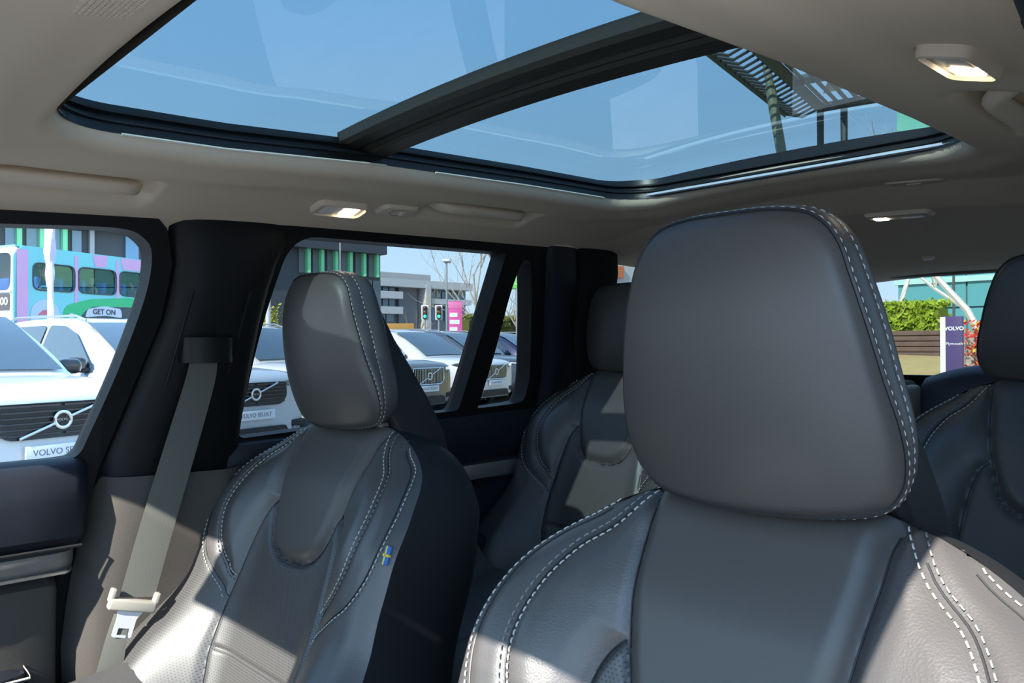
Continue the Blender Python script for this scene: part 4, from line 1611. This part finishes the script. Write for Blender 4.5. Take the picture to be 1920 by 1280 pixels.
WZ0, WZ1 = 3.06, 3.88
wins = [(-.62 - 1.55 * 0 - 1.42, -.62), (-3.62, -2.18), (-5.2, -3.76), (-6.8, -5.35)]
holes = [rounded_poly([(a, WZ0), (b, WZ0), (b, WZ1), (a, WZ1)], .22, 4) for a, b in wins]
sidep = plate('side_panel', rounded_poly([(-LB, .35), (0, .35), (0, HB - .25), (-.3, HB), (-LB, HB)], [.1, .2, .2, .2, .1], 4), holes, lambda x, z, d: bside(x, z, -d), .06, M_busT, bus)
for a, b in wins:
    plate('upper_window_pane', rounded_poly([(a, WZ0), (b, WZ0), (b, WZ1), (a, WZ1)], .22, 4), [], lambda x, z, d: bside(x, z, -.03), 0, M_busglass, bus)
    lp = [bside(x, z, .012) for x, z in rounded_poly([(a, WZ0), (b, WZ0), (b, WZ1), (a, WZ1)], .22, 4)]
    MB().tube(lp + lp[:2], .022, 6, cap=False).build('window_seal', M_busD, bus)
MB().box((-LB, sgn_b * .06, HB - .05), (-.1, sgn_b * WB, HB)).build('roof', M_busT, bus, smooth=False)
MB().box((-LB, sgn_b * (WB - .05), .35), (-.2, sgn_b * WB, HB - .05)).build('offside_wall', mat('bus_cream', (.55, .56, .5), .6), bus, smooth=False)
MB().box((-LB, sgn_b * .06, .35), (-LB + .05, sgn_b * WB, HB - .05)).build('tail_wall', M_busT, bus, smooth=False)
MB().box((-LB + .05, sgn_b * .06, 2.15), (-.1, sgn_b * (WB - .05), 2.25)).build('upper_deck_floor', mat('bus_floor', (.2, .2, .22), .8), bus, smooth=False)
# front with big screens
fm = lambda y, z, d: (-.05 + d - .10 * max(0, z - 2.4) ** 2 * .35, sgn_b * y, z)
plate('front_panel', rounded_poly([(0, .35), (WB, .35), (WB, HB - .1), (WB - .2, HB), (.2, HB), (0, HB - .1)], .15, 4), [rounded_poly([(.14, 3.0), (WB - .14, 3.0), (WB - .2, HB - .22), (.2, HB - .22)], .25, 4)], fm, .06, M_busW, bus)
plate('upper_windscreen', rounded_poly([(.14, 3.0), (WB - .14, 3.0), (WB - .2, HB - .22), (.2, HB - .22)], .25, 4), [], lambda y, z, d: fm(y, z, .03), 0, M_busglass, bus)
plate('lower_windscreen', rounded_poly([(.12, 1.0), (WB - .12, 1.0), (WB - .14, 2.0), (.14, 2.0)], .15, 4), [], lambda y, z, d: fm(y, z, .065 + d), .01, M_dglass, bus)
ds = plate('destination_screen', rounded_poly([(.15, 2.42), (WB - .15, 2.42), (WB - .15, 2.92), (.15, 2.92)], .05, 3), [], lambda y, z, d: fm(y, z, .065 + d), .01, M_busD, bus)
text('route_number', '400', .33, mat('display_white', (.9, .9, .85), .5, emit=((1, 1, .92), .8)), frame_matrix((.045, sgn_b * .42, 2.67), (0, -sgn_b * 1.0 if sgn_b < 0 else 1, 0) if False else (0, 1, 0), (0, 0, 1)), ds, .004)
for z in (2.95,):
    MB().box((-.02, sgn_b * .1, z), (.05, sgn_b * (WB - .1), z + .05)).build('front_rail', M_busW, bus, smooth=False)


def decal(name, poly, material, d=.006, r=.12):
    poly = [(x, z + .38 if 1.2 < z < 2.7 else z) for x, z in poly]
    return plate(name, rounded_poly(poly, r, 4), [], lambda x, z, t: bside(x, z, d + t), .004, material, bus)


for a, b in ((-.46, -.10), (-2.16, -2.04), (-3.74, -3.62), (-5.33, -5.20)):
    decal('pink_pillar', [(a, 2.1 if a < -1 else .45), (b, 2.1 if a < -1 else .45), (b, HB - .12), (a, HB - .12)], M_busP, r=.04)
for a, b in ((-3.2, -2.8), (-4.6, -3.9), (-7.2, -5.6)):
    decal('roof_stripe', [(a, HB - .42), (b, HB - .42), (b + .1, HB - .03), (a - .1, HB - .03)], M_busP, r=.06)
decal('green_arch', [(-LB + .1, 2.52), (-4.2, 2.62), (-2.6, 2.50), (-1.72, 2.26), (-1.60, 1.95), (-1.75, 1.62), (-2.1, 1.45), (-2.2, 1.0), (-LB + .1, 1.0)], M_busG, .008, .25)
dp = decal('dark_arch_panel', [(-LB + .1, 1.0), (-LB + .1, 2.18), (-4.4, 2.30), (-2.6, 2.26), (-2.20, 1.90), (-2.12, 1.0)], M_busD, .014, .35)
decal('lower_glazing', [(-5.2, 1.05), (-2.5, 1.05), (-2.5, 1.42), (-5.2, 1.42)], M_dglass, .020, .05)
bn = decal('pale_banner', [(-3.85, 1.92), (-3.80, 2.22), (-3.15, 2.30), (-2.50, 2.18), (-2.40, 1.90), (-3.15, 1.98)], mat('banner_lilac', (.62, .64, .74), .6), .020, .10)
xd = (1, 0, 0) if sgn_b > 0 else (-1, 0, 0)
# the text runs towards the tail as seen from the forecourt
text('banner_letters', 'GET ON', .24, M_busD, frame_matrix(bside(-3.13, 2.47, .030), (-1, 0, 0), (0, 0, 1)), bn, .003, bold=.006)
decal('round_eye', [(-2.02, 1.80), (-1.82, 1.80), (-1.82, 2.02), (-2.02, 2.02)], mat('eye_lilac', (.7, .62, .72), .5), .016, .10)
cl = decal('cloud_print', [(-1.5, 1.35), (-1.55, 1.75), (-1.45, 2.25), (-1.0, 2.45), (-.60, 2.25), (-.50, 1.85), (-.62, 1.45), (-1.05, 1.30)], mat('cloud_blue', (.55, .62, .75), .6), .008, .22)
decal('cup_print', [(-1.25, 1.48), (-1.30, 1.88), (-.80, 1.88), (-.85, 1.48)], mat('cup_cyan', (.25, .62, .72), .5), .014, .04)
decal('cone_print', [(-1.32, 2.12), (-.95, 2.08), (-.75, 1.92), (-1.25, 1.95)], mat('cone_red', (.72, .16, .22), .5), .014, .04)
decal('skirt', [(-LB + .1, .45), (-.1, .45), (-.1, 1.18), (-LB + .1, 1.18)], M_busD, .010, .03)
for xw in (-1.6, -6.4):
    ang = np.linspace(0, 2 * math.pi, 18, endpoint=False)
    MB().rings([[(xw + r * math.cos(a), -sgn_b * y, .48 + r * math.sin(a)) for a in ang] for r, y in ((.48, -.2), (.48, .03), (.30, .035), (.28, .0), (.02, .0))], cap1=True).build('wheel', M_tyre, bus)
for i, x in enumerate((-.9, -1.7, -2.5, -3.3, -4.1, -4.9, -5.7, -6.5)):
    for y in (.55, 1.75):
        MB().rbox((x - .07, sgn_b * y - .42, 2.50), (x + .07, sgn_b * y + .42, 3.48), .06).build('seat_back', mat('bus_seat_blue', (.02, .14, .50), .7), bus)


def person(loc, facing, shirt, hair, skin, label, h=1.0):
    """seated figure seen from the chest up: one continuous body surface"""
    root = empty('person', loc, facing, label, 'person', 'bus passengers')
    prof = [(.0, .17, .13), (.10, .17, .13), (.25, .18, .12), (.36, .20, .115), (.42, .19, .10), (.46, .12, .08), (.485, .055, .055), (.53, .052, .055), (.56, .062, .075), (.60, .075, .092), (.66, .080, .098), (.71, .076, .095), (.75, .058, .075), (.775, .02, .03)]
    ang = np.linspace(0, 2 * math.pi, 16, endpoint=False)
    R = [[(dx * math.cos(a) + (.015 if z > .5 else 0), dy * math.sin(a), z) for a in ang] for z, dy, dx in prof]
    body = MB().rings(R, cap0=True, cap1=True)
    body.tube([(.09, 0, .625), (.118, 0, .61), (.095, 0, .598)], [.012, .016, .012], 6)
    for s in (-1, 1):
        body.tube([(0, s * .17, .40), (.02, s * .23, .28), (.06, s * .22, .12), (.20, s * .19, .06), (.30, s * .15, .05)], [.055, .05, .043, .036, .03], 8)
        for f in range(4):
            body.tube([(.30, s * .15 + (f - 1.5) * .014, .05), (.35, s * .15 + (f - 1.5) * .015, .045), (.375, s * .15 + (f - 1.5) * .015, .03)], [.009, .008, .006], 5)
        body.tube([(.28, s * .13, .05), (.31, s * .105, .05), (.335, s * .10, .045)], [.011, .010, .007], 5)
    b = body.build('body', skin, root, auto=60)
    R = [[((dx + .012) * math.cos(a), (dy + .012) * math.sin(a), z) for a in ang] for z, dy, dx in prof[:6]]
    MB().rings(R).build('jumper', shirt, root)
    R = [[(dx * math.cos(a) - .012 + (.015 if z > .5 else 0), dy * math.sin(a), z) for a in ang] for z, dy, dx in ((.62, .086, .088), (.68, .09, .098), (.73, .086, .10), (.77, .066, .08), (.79, .02, .03))]
    MB().rings(R, cap1=True).build('hair', hair, root)
    return root


bm_ = Matrix.Translation(bus.location) @ Matrix.Rotation(bus.rotation_euler.z, 4, 'Z')
skin1 = mat('skin', (.50, .30, .22), .5)
for (x, y, sh, hr, lab) in ((-1.45, .5, mat('jumper_blue', (.05, .25, .45), .8), mat('hair_grey', (.30, .27, .24), .8), 'passenger in a blue top in the first upper bus window'),
                            (-3.15, .55, mat('jumper_beige', (.40, .34, .28), .8), mat('hair_sand', (.45, .36, .24), .8), 'passenger in a beige coat in the middle upper bus window'),
                            (-4.75, .5, mat('jumper_purple', (.35, .06, .30), .8), mat('hair_dark', (.05, .03, .03), .8), 'passenger in a purple top in the rear upper bus window')):
    person(bm_ @ Vector((x, sgn_b * y, 2.86)), bus.rotation_euler.z, sh, hr, skin1, lab)

# ---- street furniture
def pole(name, u, v_top, depth, r, label, cat, material, v_bot=None):
    q = atd(u, 640, depth)
    zt = float(atd(u, v_top, depth)[2])
    o = empty(name, (q[0], q[1], 0), label=label, cat=cat)
    MB().tube([(0, 0, 0), (0, 0, zt)], [r * 1.25, r], 10).build('mast', material, o)
    MB().tube([(0, 0, 0), (0, 0, .12)], r * 2.2, 10).build('foot', material, o)
    return o, zt


M_polew = mat('white_mast', (.75, .75, .74), .5)
M_poleg = mat('grey_steel', (.35, .36, .36), .5, .3)
fp, zt = pole('flag_pole', 95, 380, 15.5, .05, 'white flag pole with furled banner in front of the bus', 'flag pole', M_polew)
R = []
for t in np.linspace(0, 1, 12):
    z = zt - .1 - t * 1.55
    w = .07 + .05 * math.sin(t * 9) ** 2 + .05 * (1 - t)
    R.append([(w * math.cos(a) - .04, w * .6 * math.sin(a) + .03 * math.sin(3 * a + 8 * t), z) for a in np.linspace(0, 2 * math.pi, 12, endpoint=False)])
MB().rings(R, cap0=True, cap1=True).build('furled_banner', mat('lilac_cloth', (.62, .58, .72), .8), fp)
MB().tube([(.05, 0, zt - 1.7), (.12, .02, zt - 2.1), (.10, .03, zt - 2.45), (.05, 0, zt - 2.5)], .012, 5).build('halyard', M_polew, fp)
lp_, zt = pole('street_lamp', 838, 490, 34, .04, 'slim street lamp standing before the pale office building', 'street lamp', M_poleg)
MB().rbox((-.16, -.16, zt - .02), (.16, .55, zt + .10), .04, M=Matrix.Rotation(.8, 4, 'Z')).build('lamp_head', M_white, lp_)
pole('thin_mast', 638.5, 430, 40, .04, 'thin tall mast in front of the green fins', 'mast', M_poleg)
pole('thin_mast', 503, 480, 17, .05, 'white post beside the small yellow shrub', 'post', M_polew)


def traffic_light(u, label):
    q = atd(u, 640, 42)
    o = empty('traffic_light', (q[0], q[1], 0), rz=math.atan2(-q[1], .715 - q[0]), label=label, cat='traffic light', group='traffic lights')
    zt = float(atd(u, 572, 42)[2])
    MB().tube([(0, 0, 0), (0, 0, zt - .7)], .05, 8).build('pole', M_poleg, o)
    MB().rbox((-.04, -.19, zt - .78), (.0, .19, zt), .02).build('backboard', M_white, o)
    b = MB().rbox((0, -.12, zt - .72), (.18, .12, zt - .05), .05).build('housing', mat('signal_black', (.02, .02, .02), .5), o)
    for k, (c, e) in enumerate((((.12, .02, .02), 0), ((.15, .09, .01), 0), ((.05, .75, .40), 1.2))):
        z = zt - .16 - k * .22
        ang = np.linspace(0, 2 * math.pi, 14, endpoint=False)
        MB().rings([[(.18 + dx, r * math.cos(a), z + r * math.sin(a)) for a in ang] for r, dx in ((.09, 0), (.08, .02), (.05, .035), (.01, .04))], cap1=True).build('lens', mat('signal_%d' % k, c, .3, emit=(c, e) if e else None), b)


traffic_light(797, 'traffic light showing green, the left of two')
traffic_light(823, 'traffic light showing green, the right of two beside the pink sign')

pk = atd(854, 640, 38)
ps_ = empty('pink_sign', (pk[0], pk[1], 0), rz=math.atan2(-pk[1], .715 - pk[0]), label='pink upright advertising board beside the hedge', cat='sign')
zt = float(atd(854, 565, 38)[2])
MB().rbox((-.12, -.33, 0), (.12, .33, zt), .02).build('board', mat('sign_pink', (.72, .10, .36), .5), ps_)
MB().rbox((-.13, -.34, zt - .35), (.13, .34, zt - .05), .02).build('top_strip', mat('sign_rose', (.75, .20, .42), .5), ps_)
for k in range(4):
    MB().box((.115, -.27, zt - .75 - k * .34), (.135, .10 + .10 * (k % 2), zt - .55 - k * .34)).build('white_block', M_white, ps_, smooth=False)
bk = atd(705, 600, 36)
bs = empty('blue_white_sign', (bk[0], bk[1], 0), rz=math.atan2(-bk[1], .715 - bk[0]), label='low white sign with blue bar beside the far headrest', cat='sign')
zt = float(atd(705, 590, 36)[2])
MB().rbox((-.04, -.30, zt - .34), (.04, .30, zt), .02).build('panel', M_white, bs)
MB().box((.038, -.24, zt - .22), (.05, .16, zt - .12)).build('blue_bar', mat('sign_blue', (.06, .08, .5), .5), bs, smooth=False)
MB().tube([(0, 0, 0), (0, 0, zt - .3)], .04, 8).build('leg', M_poleg, bs)
gk = atd(970, 640, 46)
gs = empty('green_sign', (gk[0], gk[1], 0), rz=math.atan2(-gk[1], .715 - gk[0]), label='green round-cornered sign high on a pole among bare trees', cat='sign')
zt = float(atd(970, 518, 46)[2])
MB().rbox((-.1, -.45, zt - .75), (.1, .45, zt + .2), .09).build('panel', mat('sign_green', (.22, .62, .16), .5), gs)
ang = np.linspace(-2.4, 1.6, 12)
MB().tube([(.11, .16 * math.cos(a), zt - .28 + .20 * math.sin(a)) for a in ang], .035, 6).build('swirl_mark', M_white, gs)
MB().tube([(0, 0, 0), (0, 0, zt - .6)], .09, 8).build('mast', M_poleg, gs)


# ---- planting
def leaf_cloud(name, n, fn, size, material, parent):
    """many small leaf blades; positions from fn()"""
    V, F = [], []
    for i in range(n):
        p = Vector(fn())
        a = Vector((random.uniform(-1, 1), random.uniform(-1, 1), random.uniform(-.4, 1))).normalized()
        b = a.orthogonal().normalized()
        b.rotate(Matrix.Rotation(random.uniform(0, 6.28), 3, a))
        c = a.cross(b)
        s = size * random.uniform(.6, 1.3)
        k = len(V)
        V += [p - b * s, p + c * s * .5 + a * s * .15, p + b * s, p - c * s * .5 + a * s * .15]
        F.append((k, k + 1, k + 2, k + 3))
    return mesh(name, V, F, material, parent, smooth=False, kind='stuff')


def hedge(name, a, b, z0, z1, th, n, size, colour, label, lumps=.25):
    a, b = Vector(a), Vector(b)
    o = empty(name, (a.x, a.y, z0), label=label, cat='hedge')
    d = b - a
    pr = Vector((-d.y, d.x, 0)).normalized()
    m1 = mat(name + '_leaf', colour, .6, var=(1.5, .5))
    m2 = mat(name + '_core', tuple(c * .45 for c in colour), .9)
    R = []
    for t in np.linspace(0, 1, 14):
        q = d * t
        hh = (z1 - z0) * (1 + .08 * math.sin(t * 17))
        R.append([tuple(q + pr * s * th / 2 * .9 + Vector((0, 0, z))) for s, z in ((-1, 0), (-1.05, hh * .5), (-.9, hh * .9), (0, hh * .96), (.9, hh * .9), (1.05, hh * .5), (1, 0))])
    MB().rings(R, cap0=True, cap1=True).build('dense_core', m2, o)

    def fn():
        t = random.random()
        s = random.uniform(-1, 1)
        z = random.random()
        if random.random() < .6:
            s = math.copysign(1, s)
        else:
            z = 1
        return d * t + pr * s * th / 2 + Vector((random.gauss(0, .05), random.gauss(0, .05), z * (z1 - z0) * (1 + lumps * .3 * random.gauss(0, .4))))
    leaf_cloud('leaves', n, fn, size, m1, o)
    return o


h0, h1 = atd(866, 640, 44), atd(1030, 640, 52)
hedge('clipped_hedge', (h0[0], h0[1], 0), (h1[0], h1[1], 0), .3, float(atd(920, 598, 48)[2]), 1.2, 2600, .14, (.20, .22, .04), 'long olive hedge behind the parked cars at the right')
sh = atd(503, 640, 23)
so_ = empty('yellow_shrub', (sh[0], sh[1], 0), label='small yellow green shrub beside the door pillar', cat='shrub')
MB().tube([(0, 0, 0), (.02, 0, .8), (0, .03, 1.7)], [.03, .025, .012], 6).build('stem', mat('bark', (.12, .08, .05), .9), so_)
zt = float(atd(503, 565, 23)[2])
leaf_cloud('leaves', 500, lambda: (random.gauss(0, .17), random.gauss(0, .17), random.uniform(1.3, zt - .1) + random.gauss(0, .05)), .055, mat('yellow_leaf', (.42, .40, .03), .6), so_)


def bare_tree(loc, h, material, label, seed=1, lean=(0, 0), name='bare_tree', spread=.55, levels=4, r0=.09):
    rn = random.Random(seed)
    o = empty(name, loc, label=label, cat='tree', group='leafless trees')
    tb, br = MB(), MB()

    def grow(p, d, L, r, lev):
        pts = [p]
        q = Vector(p)
        dd = Vector(d)
        for k in range(3):
            dd = (dd + Vector((rn.gauss(0, .10), rn.gauss(0, .10), rn.gauss(.03, .05)))).normalized()
            q = q + dd * L / 3
            pts.append(Vector(q))
        (tb if lev == 0 else br).tube(pts, [r, r * .85, r * .7, r * .55], 6 if lev < 2 else 4, cap=False)
        if lev < levels:
            for k in range(3 if lev else 5):
                t = rn.choice((1, 2, 3))
                s = Vector((rn.uniform(-1, 1), rn.uniform(-1, 1), rn.uniform(.1, .9))).normalized()
                grow(pts[t], (dd * (1 - spread) + s * spread).normalized(), L * rn.uniform(.5, .72), r * .5, lev + 1)
    grow(Vector((0, 0, 0)), Vector((lean[0], lean[1], 1)).normalized(), h * .5, r0, 0)
    tb.build('trunk', material, o)
    br.build('branches', material, o, kind='stuff')
    return o


M_bark = mat('pale_bark', (.42, .36, .30), .9)
M_birch = mat('birch_bark', (.70, .67, .60), .8)
for i, (u, dp, h, lab) in enumerate(((905, 52, 12, 'bare tree with fine twigs left of the divider bar'), (945, 50, 11, 'bare tree behind the window divider bar'), (978, 47, 10, 'bare tree behind the green sign'))):
    q = atd(u, 640, dp)
    bare_tree((q[0], q[1], 0), h, M_bark, lab, seed=11 + i, r0=.12)
q = atd(775, 640, 44)
bare_tree((q[0], q[1], 0), 4.2, mat('straw_bark', (.45, .36, .18), .9), 'thin straw coloured sapling before the office building', seed=3, spread=.25, r0=.04)
bx = atd(735, 625, 40)
pl_ = empty('timber_planter', (bx[0], bx[1], 0), rz=math.atan2(-bx[1], .715 - bx[0]), label='long orange timber box in front of the office building', cat='planter')
zt = float(atd(735, 606, 40)[2])
for k in range(7):
    MB().rbox((-.3, -1.1, k * zt / 7 + .005), (.3, 1.1, (k + 1) * zt / 7 - .01), .015).build('plank', mat('orange_timber', (.50, .27, .06), .7), pl_)

# ---- view through the rear window: teal glass block, bank, hedge, planter wall, totem
YG = 47.0
gb = empty('teal_glass_building', (-6, YG, 0), label='tall teal glass building behind the rear window', cat='building')
xl = float(aty(1682, 300, YG)[0])
zt = float(aty(1700, 188, YG)[2])
rp(MB().box((xl + .05, YG, 0), (14, YG + 12, zt)).build('core', mat('teal_core', (.10, .20, .20), .6), gb, smooth=False))
M_teal = mat('teal_glass', (.10, .36, .36), .06, spec=.8)
M_tealp = mat('pale_teal_panel', (.30, .72, .52), .2)
cols_ = np.linspace(xl, 12, 9)
rows_ = np.linspace(.3, zt - .1, 6)
for i in range(8):
    for j in range(5):
        rp(MB().box((cols_[i] + .05, YG - .12, rows_[j] + .05), (cols_[i + 1] - .05, YG, rows_[j + 1] - .05)).build('glass_pane', M_tealp if (i + j) % 7 == 4 or (i == 0 and j == 4) else M_teal, gb, smooth=False))
rp(MB().box((xl - .1, YG - .3, 4.6), (12.2, YG, 4.9)).build('floor_band', mat('aqua_band', (.42, .70, .62), .4), gb, smooth=False))

D0 = 26
bank0 = aty(1680, 667, 24.5)
M_bank = mat('dry_yellow_mulch', (.52, .38, .14), .95, var=(2, .2), bump=('noise', 20, .5, .03))
R = []
for y, z in ((13.0, .02), (16, .25), (20, .62), (24.5, float(bank0[2])), (30, float(bank0[2]) + .05), (40, float(bank0[2]))):
    R.append([(x, y + .15 * math.sin(x), z + .03 * math.sin(x * 2)) for x in np.linspace(-24, 12, 24)] + [(12, y, -.1), (-24, y, -.1)])
bo_ = MB().rings(R, cap0=True, cap1=True).build('raised_bank', M_bank)
tag(bo_, 'sloping yellow mulch bank beyond the rear window', kind='structure')
zb0 = float(bank0[2]) - .05
wl = empty('timber_retaining_wall', (-9, 25, zb0), label='dark brown timber retaining wall under the leafy hedge', cat='wall')
x0, x1 = float(aty(1640, 640, 25)[0]), float(aty(1763, 640, 25)[0])
zt = float(aty(1720, 619, 25)[2])
nP = 5
for k in range(nP):
    za, zb2 = zb0 + k * (zt - zb0) / nP, zb0 + (k + 1) * (zt - zb0) / nP
    rp(MB().rbox((x0 - 4, 24.9 + .02 * (k % 2), za + .01), (x1, 25.15, zb2 - .01), .012).build('plank', mat('brown_timber', (.13, .085, .065), .8, var=(4, .4)), wl))
rp(MB().box((x0 - 4, 25.10, zb0), (x1 - .02, 25.2, zt - .02)).build('backing', mat('brown_backing', (.05, .035, .03), .9), wl, smooth=False))
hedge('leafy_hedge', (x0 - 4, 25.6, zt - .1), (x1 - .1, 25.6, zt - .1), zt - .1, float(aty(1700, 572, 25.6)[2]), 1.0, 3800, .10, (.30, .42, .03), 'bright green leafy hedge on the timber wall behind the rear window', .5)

ty_ = 19.0
ta, tb_ = aty(1765, 640, ty_), aty(1806, 640, ty_)
zt = float(aty(1785, 593, ty_)[2])
tot = empty('totem_sign', ((ta[0] + tb_[0]) / 2, ty_, 0), label='purple upright sign with a white edge on the bank behind the rear window', cat='sign')
w = (tb_[0] - ta[0]) / 2
MB().rbox((-w, -.06, 0), (w, .06, zt), .015).build('panel', mat('totem_purple', (.085, .060, .17), .35), tot)
MB().rbox((-w - .005, -.075, .05), (-w * .52, -.055, zt - .01), .006).build('white_edge', mat('totem_white', (.75, .77, .85), .4), tot)
text('sign_letters', 'VOLVO', .115, M_white, frame_matrix((w * .28, -.066, zt - .27), (1, 0, 0), (0, 0, 1)), tot, .003, bold=.004)
text('place_letters', 'Plymouth', .09, M_white, frame_matrix((w * .28, -.066, zt - .60), (1, 0, 0), (0, 0, 1)), tot, .003)
fb = aty(1822, 650, 21)
fo = empty('flower_bush', (fb[0], fb[1], .6), label='red and yellow flowering bush right of the purple sign', cat='bush')
zt = float(aty(1822, 598, 21)[2])
MB().tube([(0, 0, 0), (.05, 0, zt - .9)], .2, 7).build('stems', M_bark, fo)
leaf_cloud('red_blooms', 1100, lambda: (random.gauss(.42, .22), random.gauss(0, .3), random.uniform(0, zt - .65)), .07, mat('bloom_red', (.75, .05, .03), .6), fo)
leaf_cloud('yellow_leaves', 500, lambda: (random.gauss(.42, .22), random.gauss(0, .3), random.uniform(0, zt - .65)), .06, mat('bloom_yellow', (.62, .50, .06), .6), fo)
q = aty(1866, 640, 28)
bare_tree((q[0], q[1], .7), 11, M_birch, 'leaning pale birch seen beside the right rear headrest', seed=5, lean=(-.35, 0), name='birch_tree', r0=.13)
q = aty(1668, 640, 33)
bare_tree((q[0], q[1], .7), 10, M_birch, 'pale birch at the left edge of the rear window view', seed=8, lean=(.05, 0), name='birch_tree', r0=.12)
q = aty(1790, 640, 30)
pole('thin_mast', 1789, 505, 34, .05, 'thin dark mast before the teal glass building', 'mast', mat('dark_mast', (.08, .09, .09), .6))

# pale shop front glimpsed through the luggage-bay window
pb = empty('pale_shop', (-40, 52, 0), label='pale shop front with orange sign behind the luggage-bay window', cat='building')
xs0 = -42.0
a, b = atx(1120, 510, xs0), atx(1330, 510, xs0)
rp(MB().box((xs0 - 8, a[1], 0), (xs0, b[1], float(atx(1180, 440, xs0)[2]))).build('block', mat('cream_wall', (.66, .63, .56), .8), pb, smooth=False))
c, d_ = atx(1148, 520, xs0), atx(1166, 500, xs0)
rp(MB().box((xs0, c[1], c[2]), (xs0 + .25, d_[1], d_[2])).build('orange_sign', mat('shop_orange', (.75, .20, .06), .5), pb, smooth=False))
for k in range(6):
    yy = a[1] + 1 + k * (b[1] - a[1]) / 6
    rp(MB().box((xs0, yy, .4), (xs0 + .1, yy + 3.5, 3.0)).build('shop_pane', M_dglass, pb, smooth=False))

# ---- steel pergola and mast seen through the roof glass
M_steel = mat('dark_steel', (.10, .105, .09), .5, .2)
ZP = 5.0
A_, B_, C_ = [Vector(atz(u, v, ZP)) for u, v in ((1370, 45), (1538, 202), (1690, 176))]
pg = empty('steel_pergola', (B_.x, B_.y, 0), label='dark steel pergola with slatted roof above the sunroof', cat='pergola')
d1, d2 = A_ - B_, C_ - B_
E1 = B_ + d1 * 1.15
for k, t in enumerate((0, .33, .66, 1.0)):
    rp(MB().tube([B_ + d1 * 1.15 * t, C_ + d1 * 1.15 * t + d2 * .3], .075, 4).build('cross_beam', M_steel, pg))
rp(MB().tube([B_, E1], .10, 4).build('main_beam', M_steel, pg))
for k in range(1, 11):
    p0 = B_ + d2 * (k / 8.0)
    rp(MB().tube([p0, p0 + d1 * 1.15], .035, 4).build('slat', M_steel, pg))
low = Vector((0, 0, -.40))
outw = -d2.normalized() * .55
rp(MB().tube([B_ + outw, E1 + outw], .06, 4).build('outer_beam', M_steel, pg))
for k in range(26):
    p0 = B_ + d1 * 1.15 * k / 25
    rp(MB().tube([p0, p0 + outw * .5 + low * .25, p0 + outw], .022, 4).build('rung', M_steel, pg))
for p0 in (B_, B_ + d2.normalized() * .35):
    rp(MB().tube([(p0.x, p0.y, 0), (p0.x, p0.y, ZP)], .055, 8).build('column', M_steel, pg))
sv = [Vector(atz(u, v, ZP + .25)) for u, v in ((1563, 124), (1543, 176), (1625, 155))]
n_ = Vector((0, 0, .03))
rp(mesh('shade_sail', sv + [s_ + n_ for s_ in sv], [(0, 1, 2), (5, 4, 3), (0, 3, 4, 1), (1, 4, 5, 2), (2, 5, 3, 0)], mat('white_sail', (.8, .76, .72), .8), pg, smooth=False))
mt_, mb2_ = Vector(atd(1428, 70, 11.0)), Vector(atd(1466, 290, 11.0))
dd_ = (mb2_ - mt_)
foot = mt_ + dd_ * ((mt_.z) / -(dd_.z))
ms = empty('raked_mast', (foot.x, foot.y, 0), label='olive raked steel mast left of the pergola', cat='mast')
md_ = mt_ + (mb2_ - mt_) * .42
M_ol = mat('olive_steel', (.26, .27, .18), .5)
rp(MB().tube([foot, md_], .07, 10).build('lower_tube', M_ol, ms))
rp(MB().tube([md_, mt_], .055, 10).build('upper_tube', M_ol, ms))
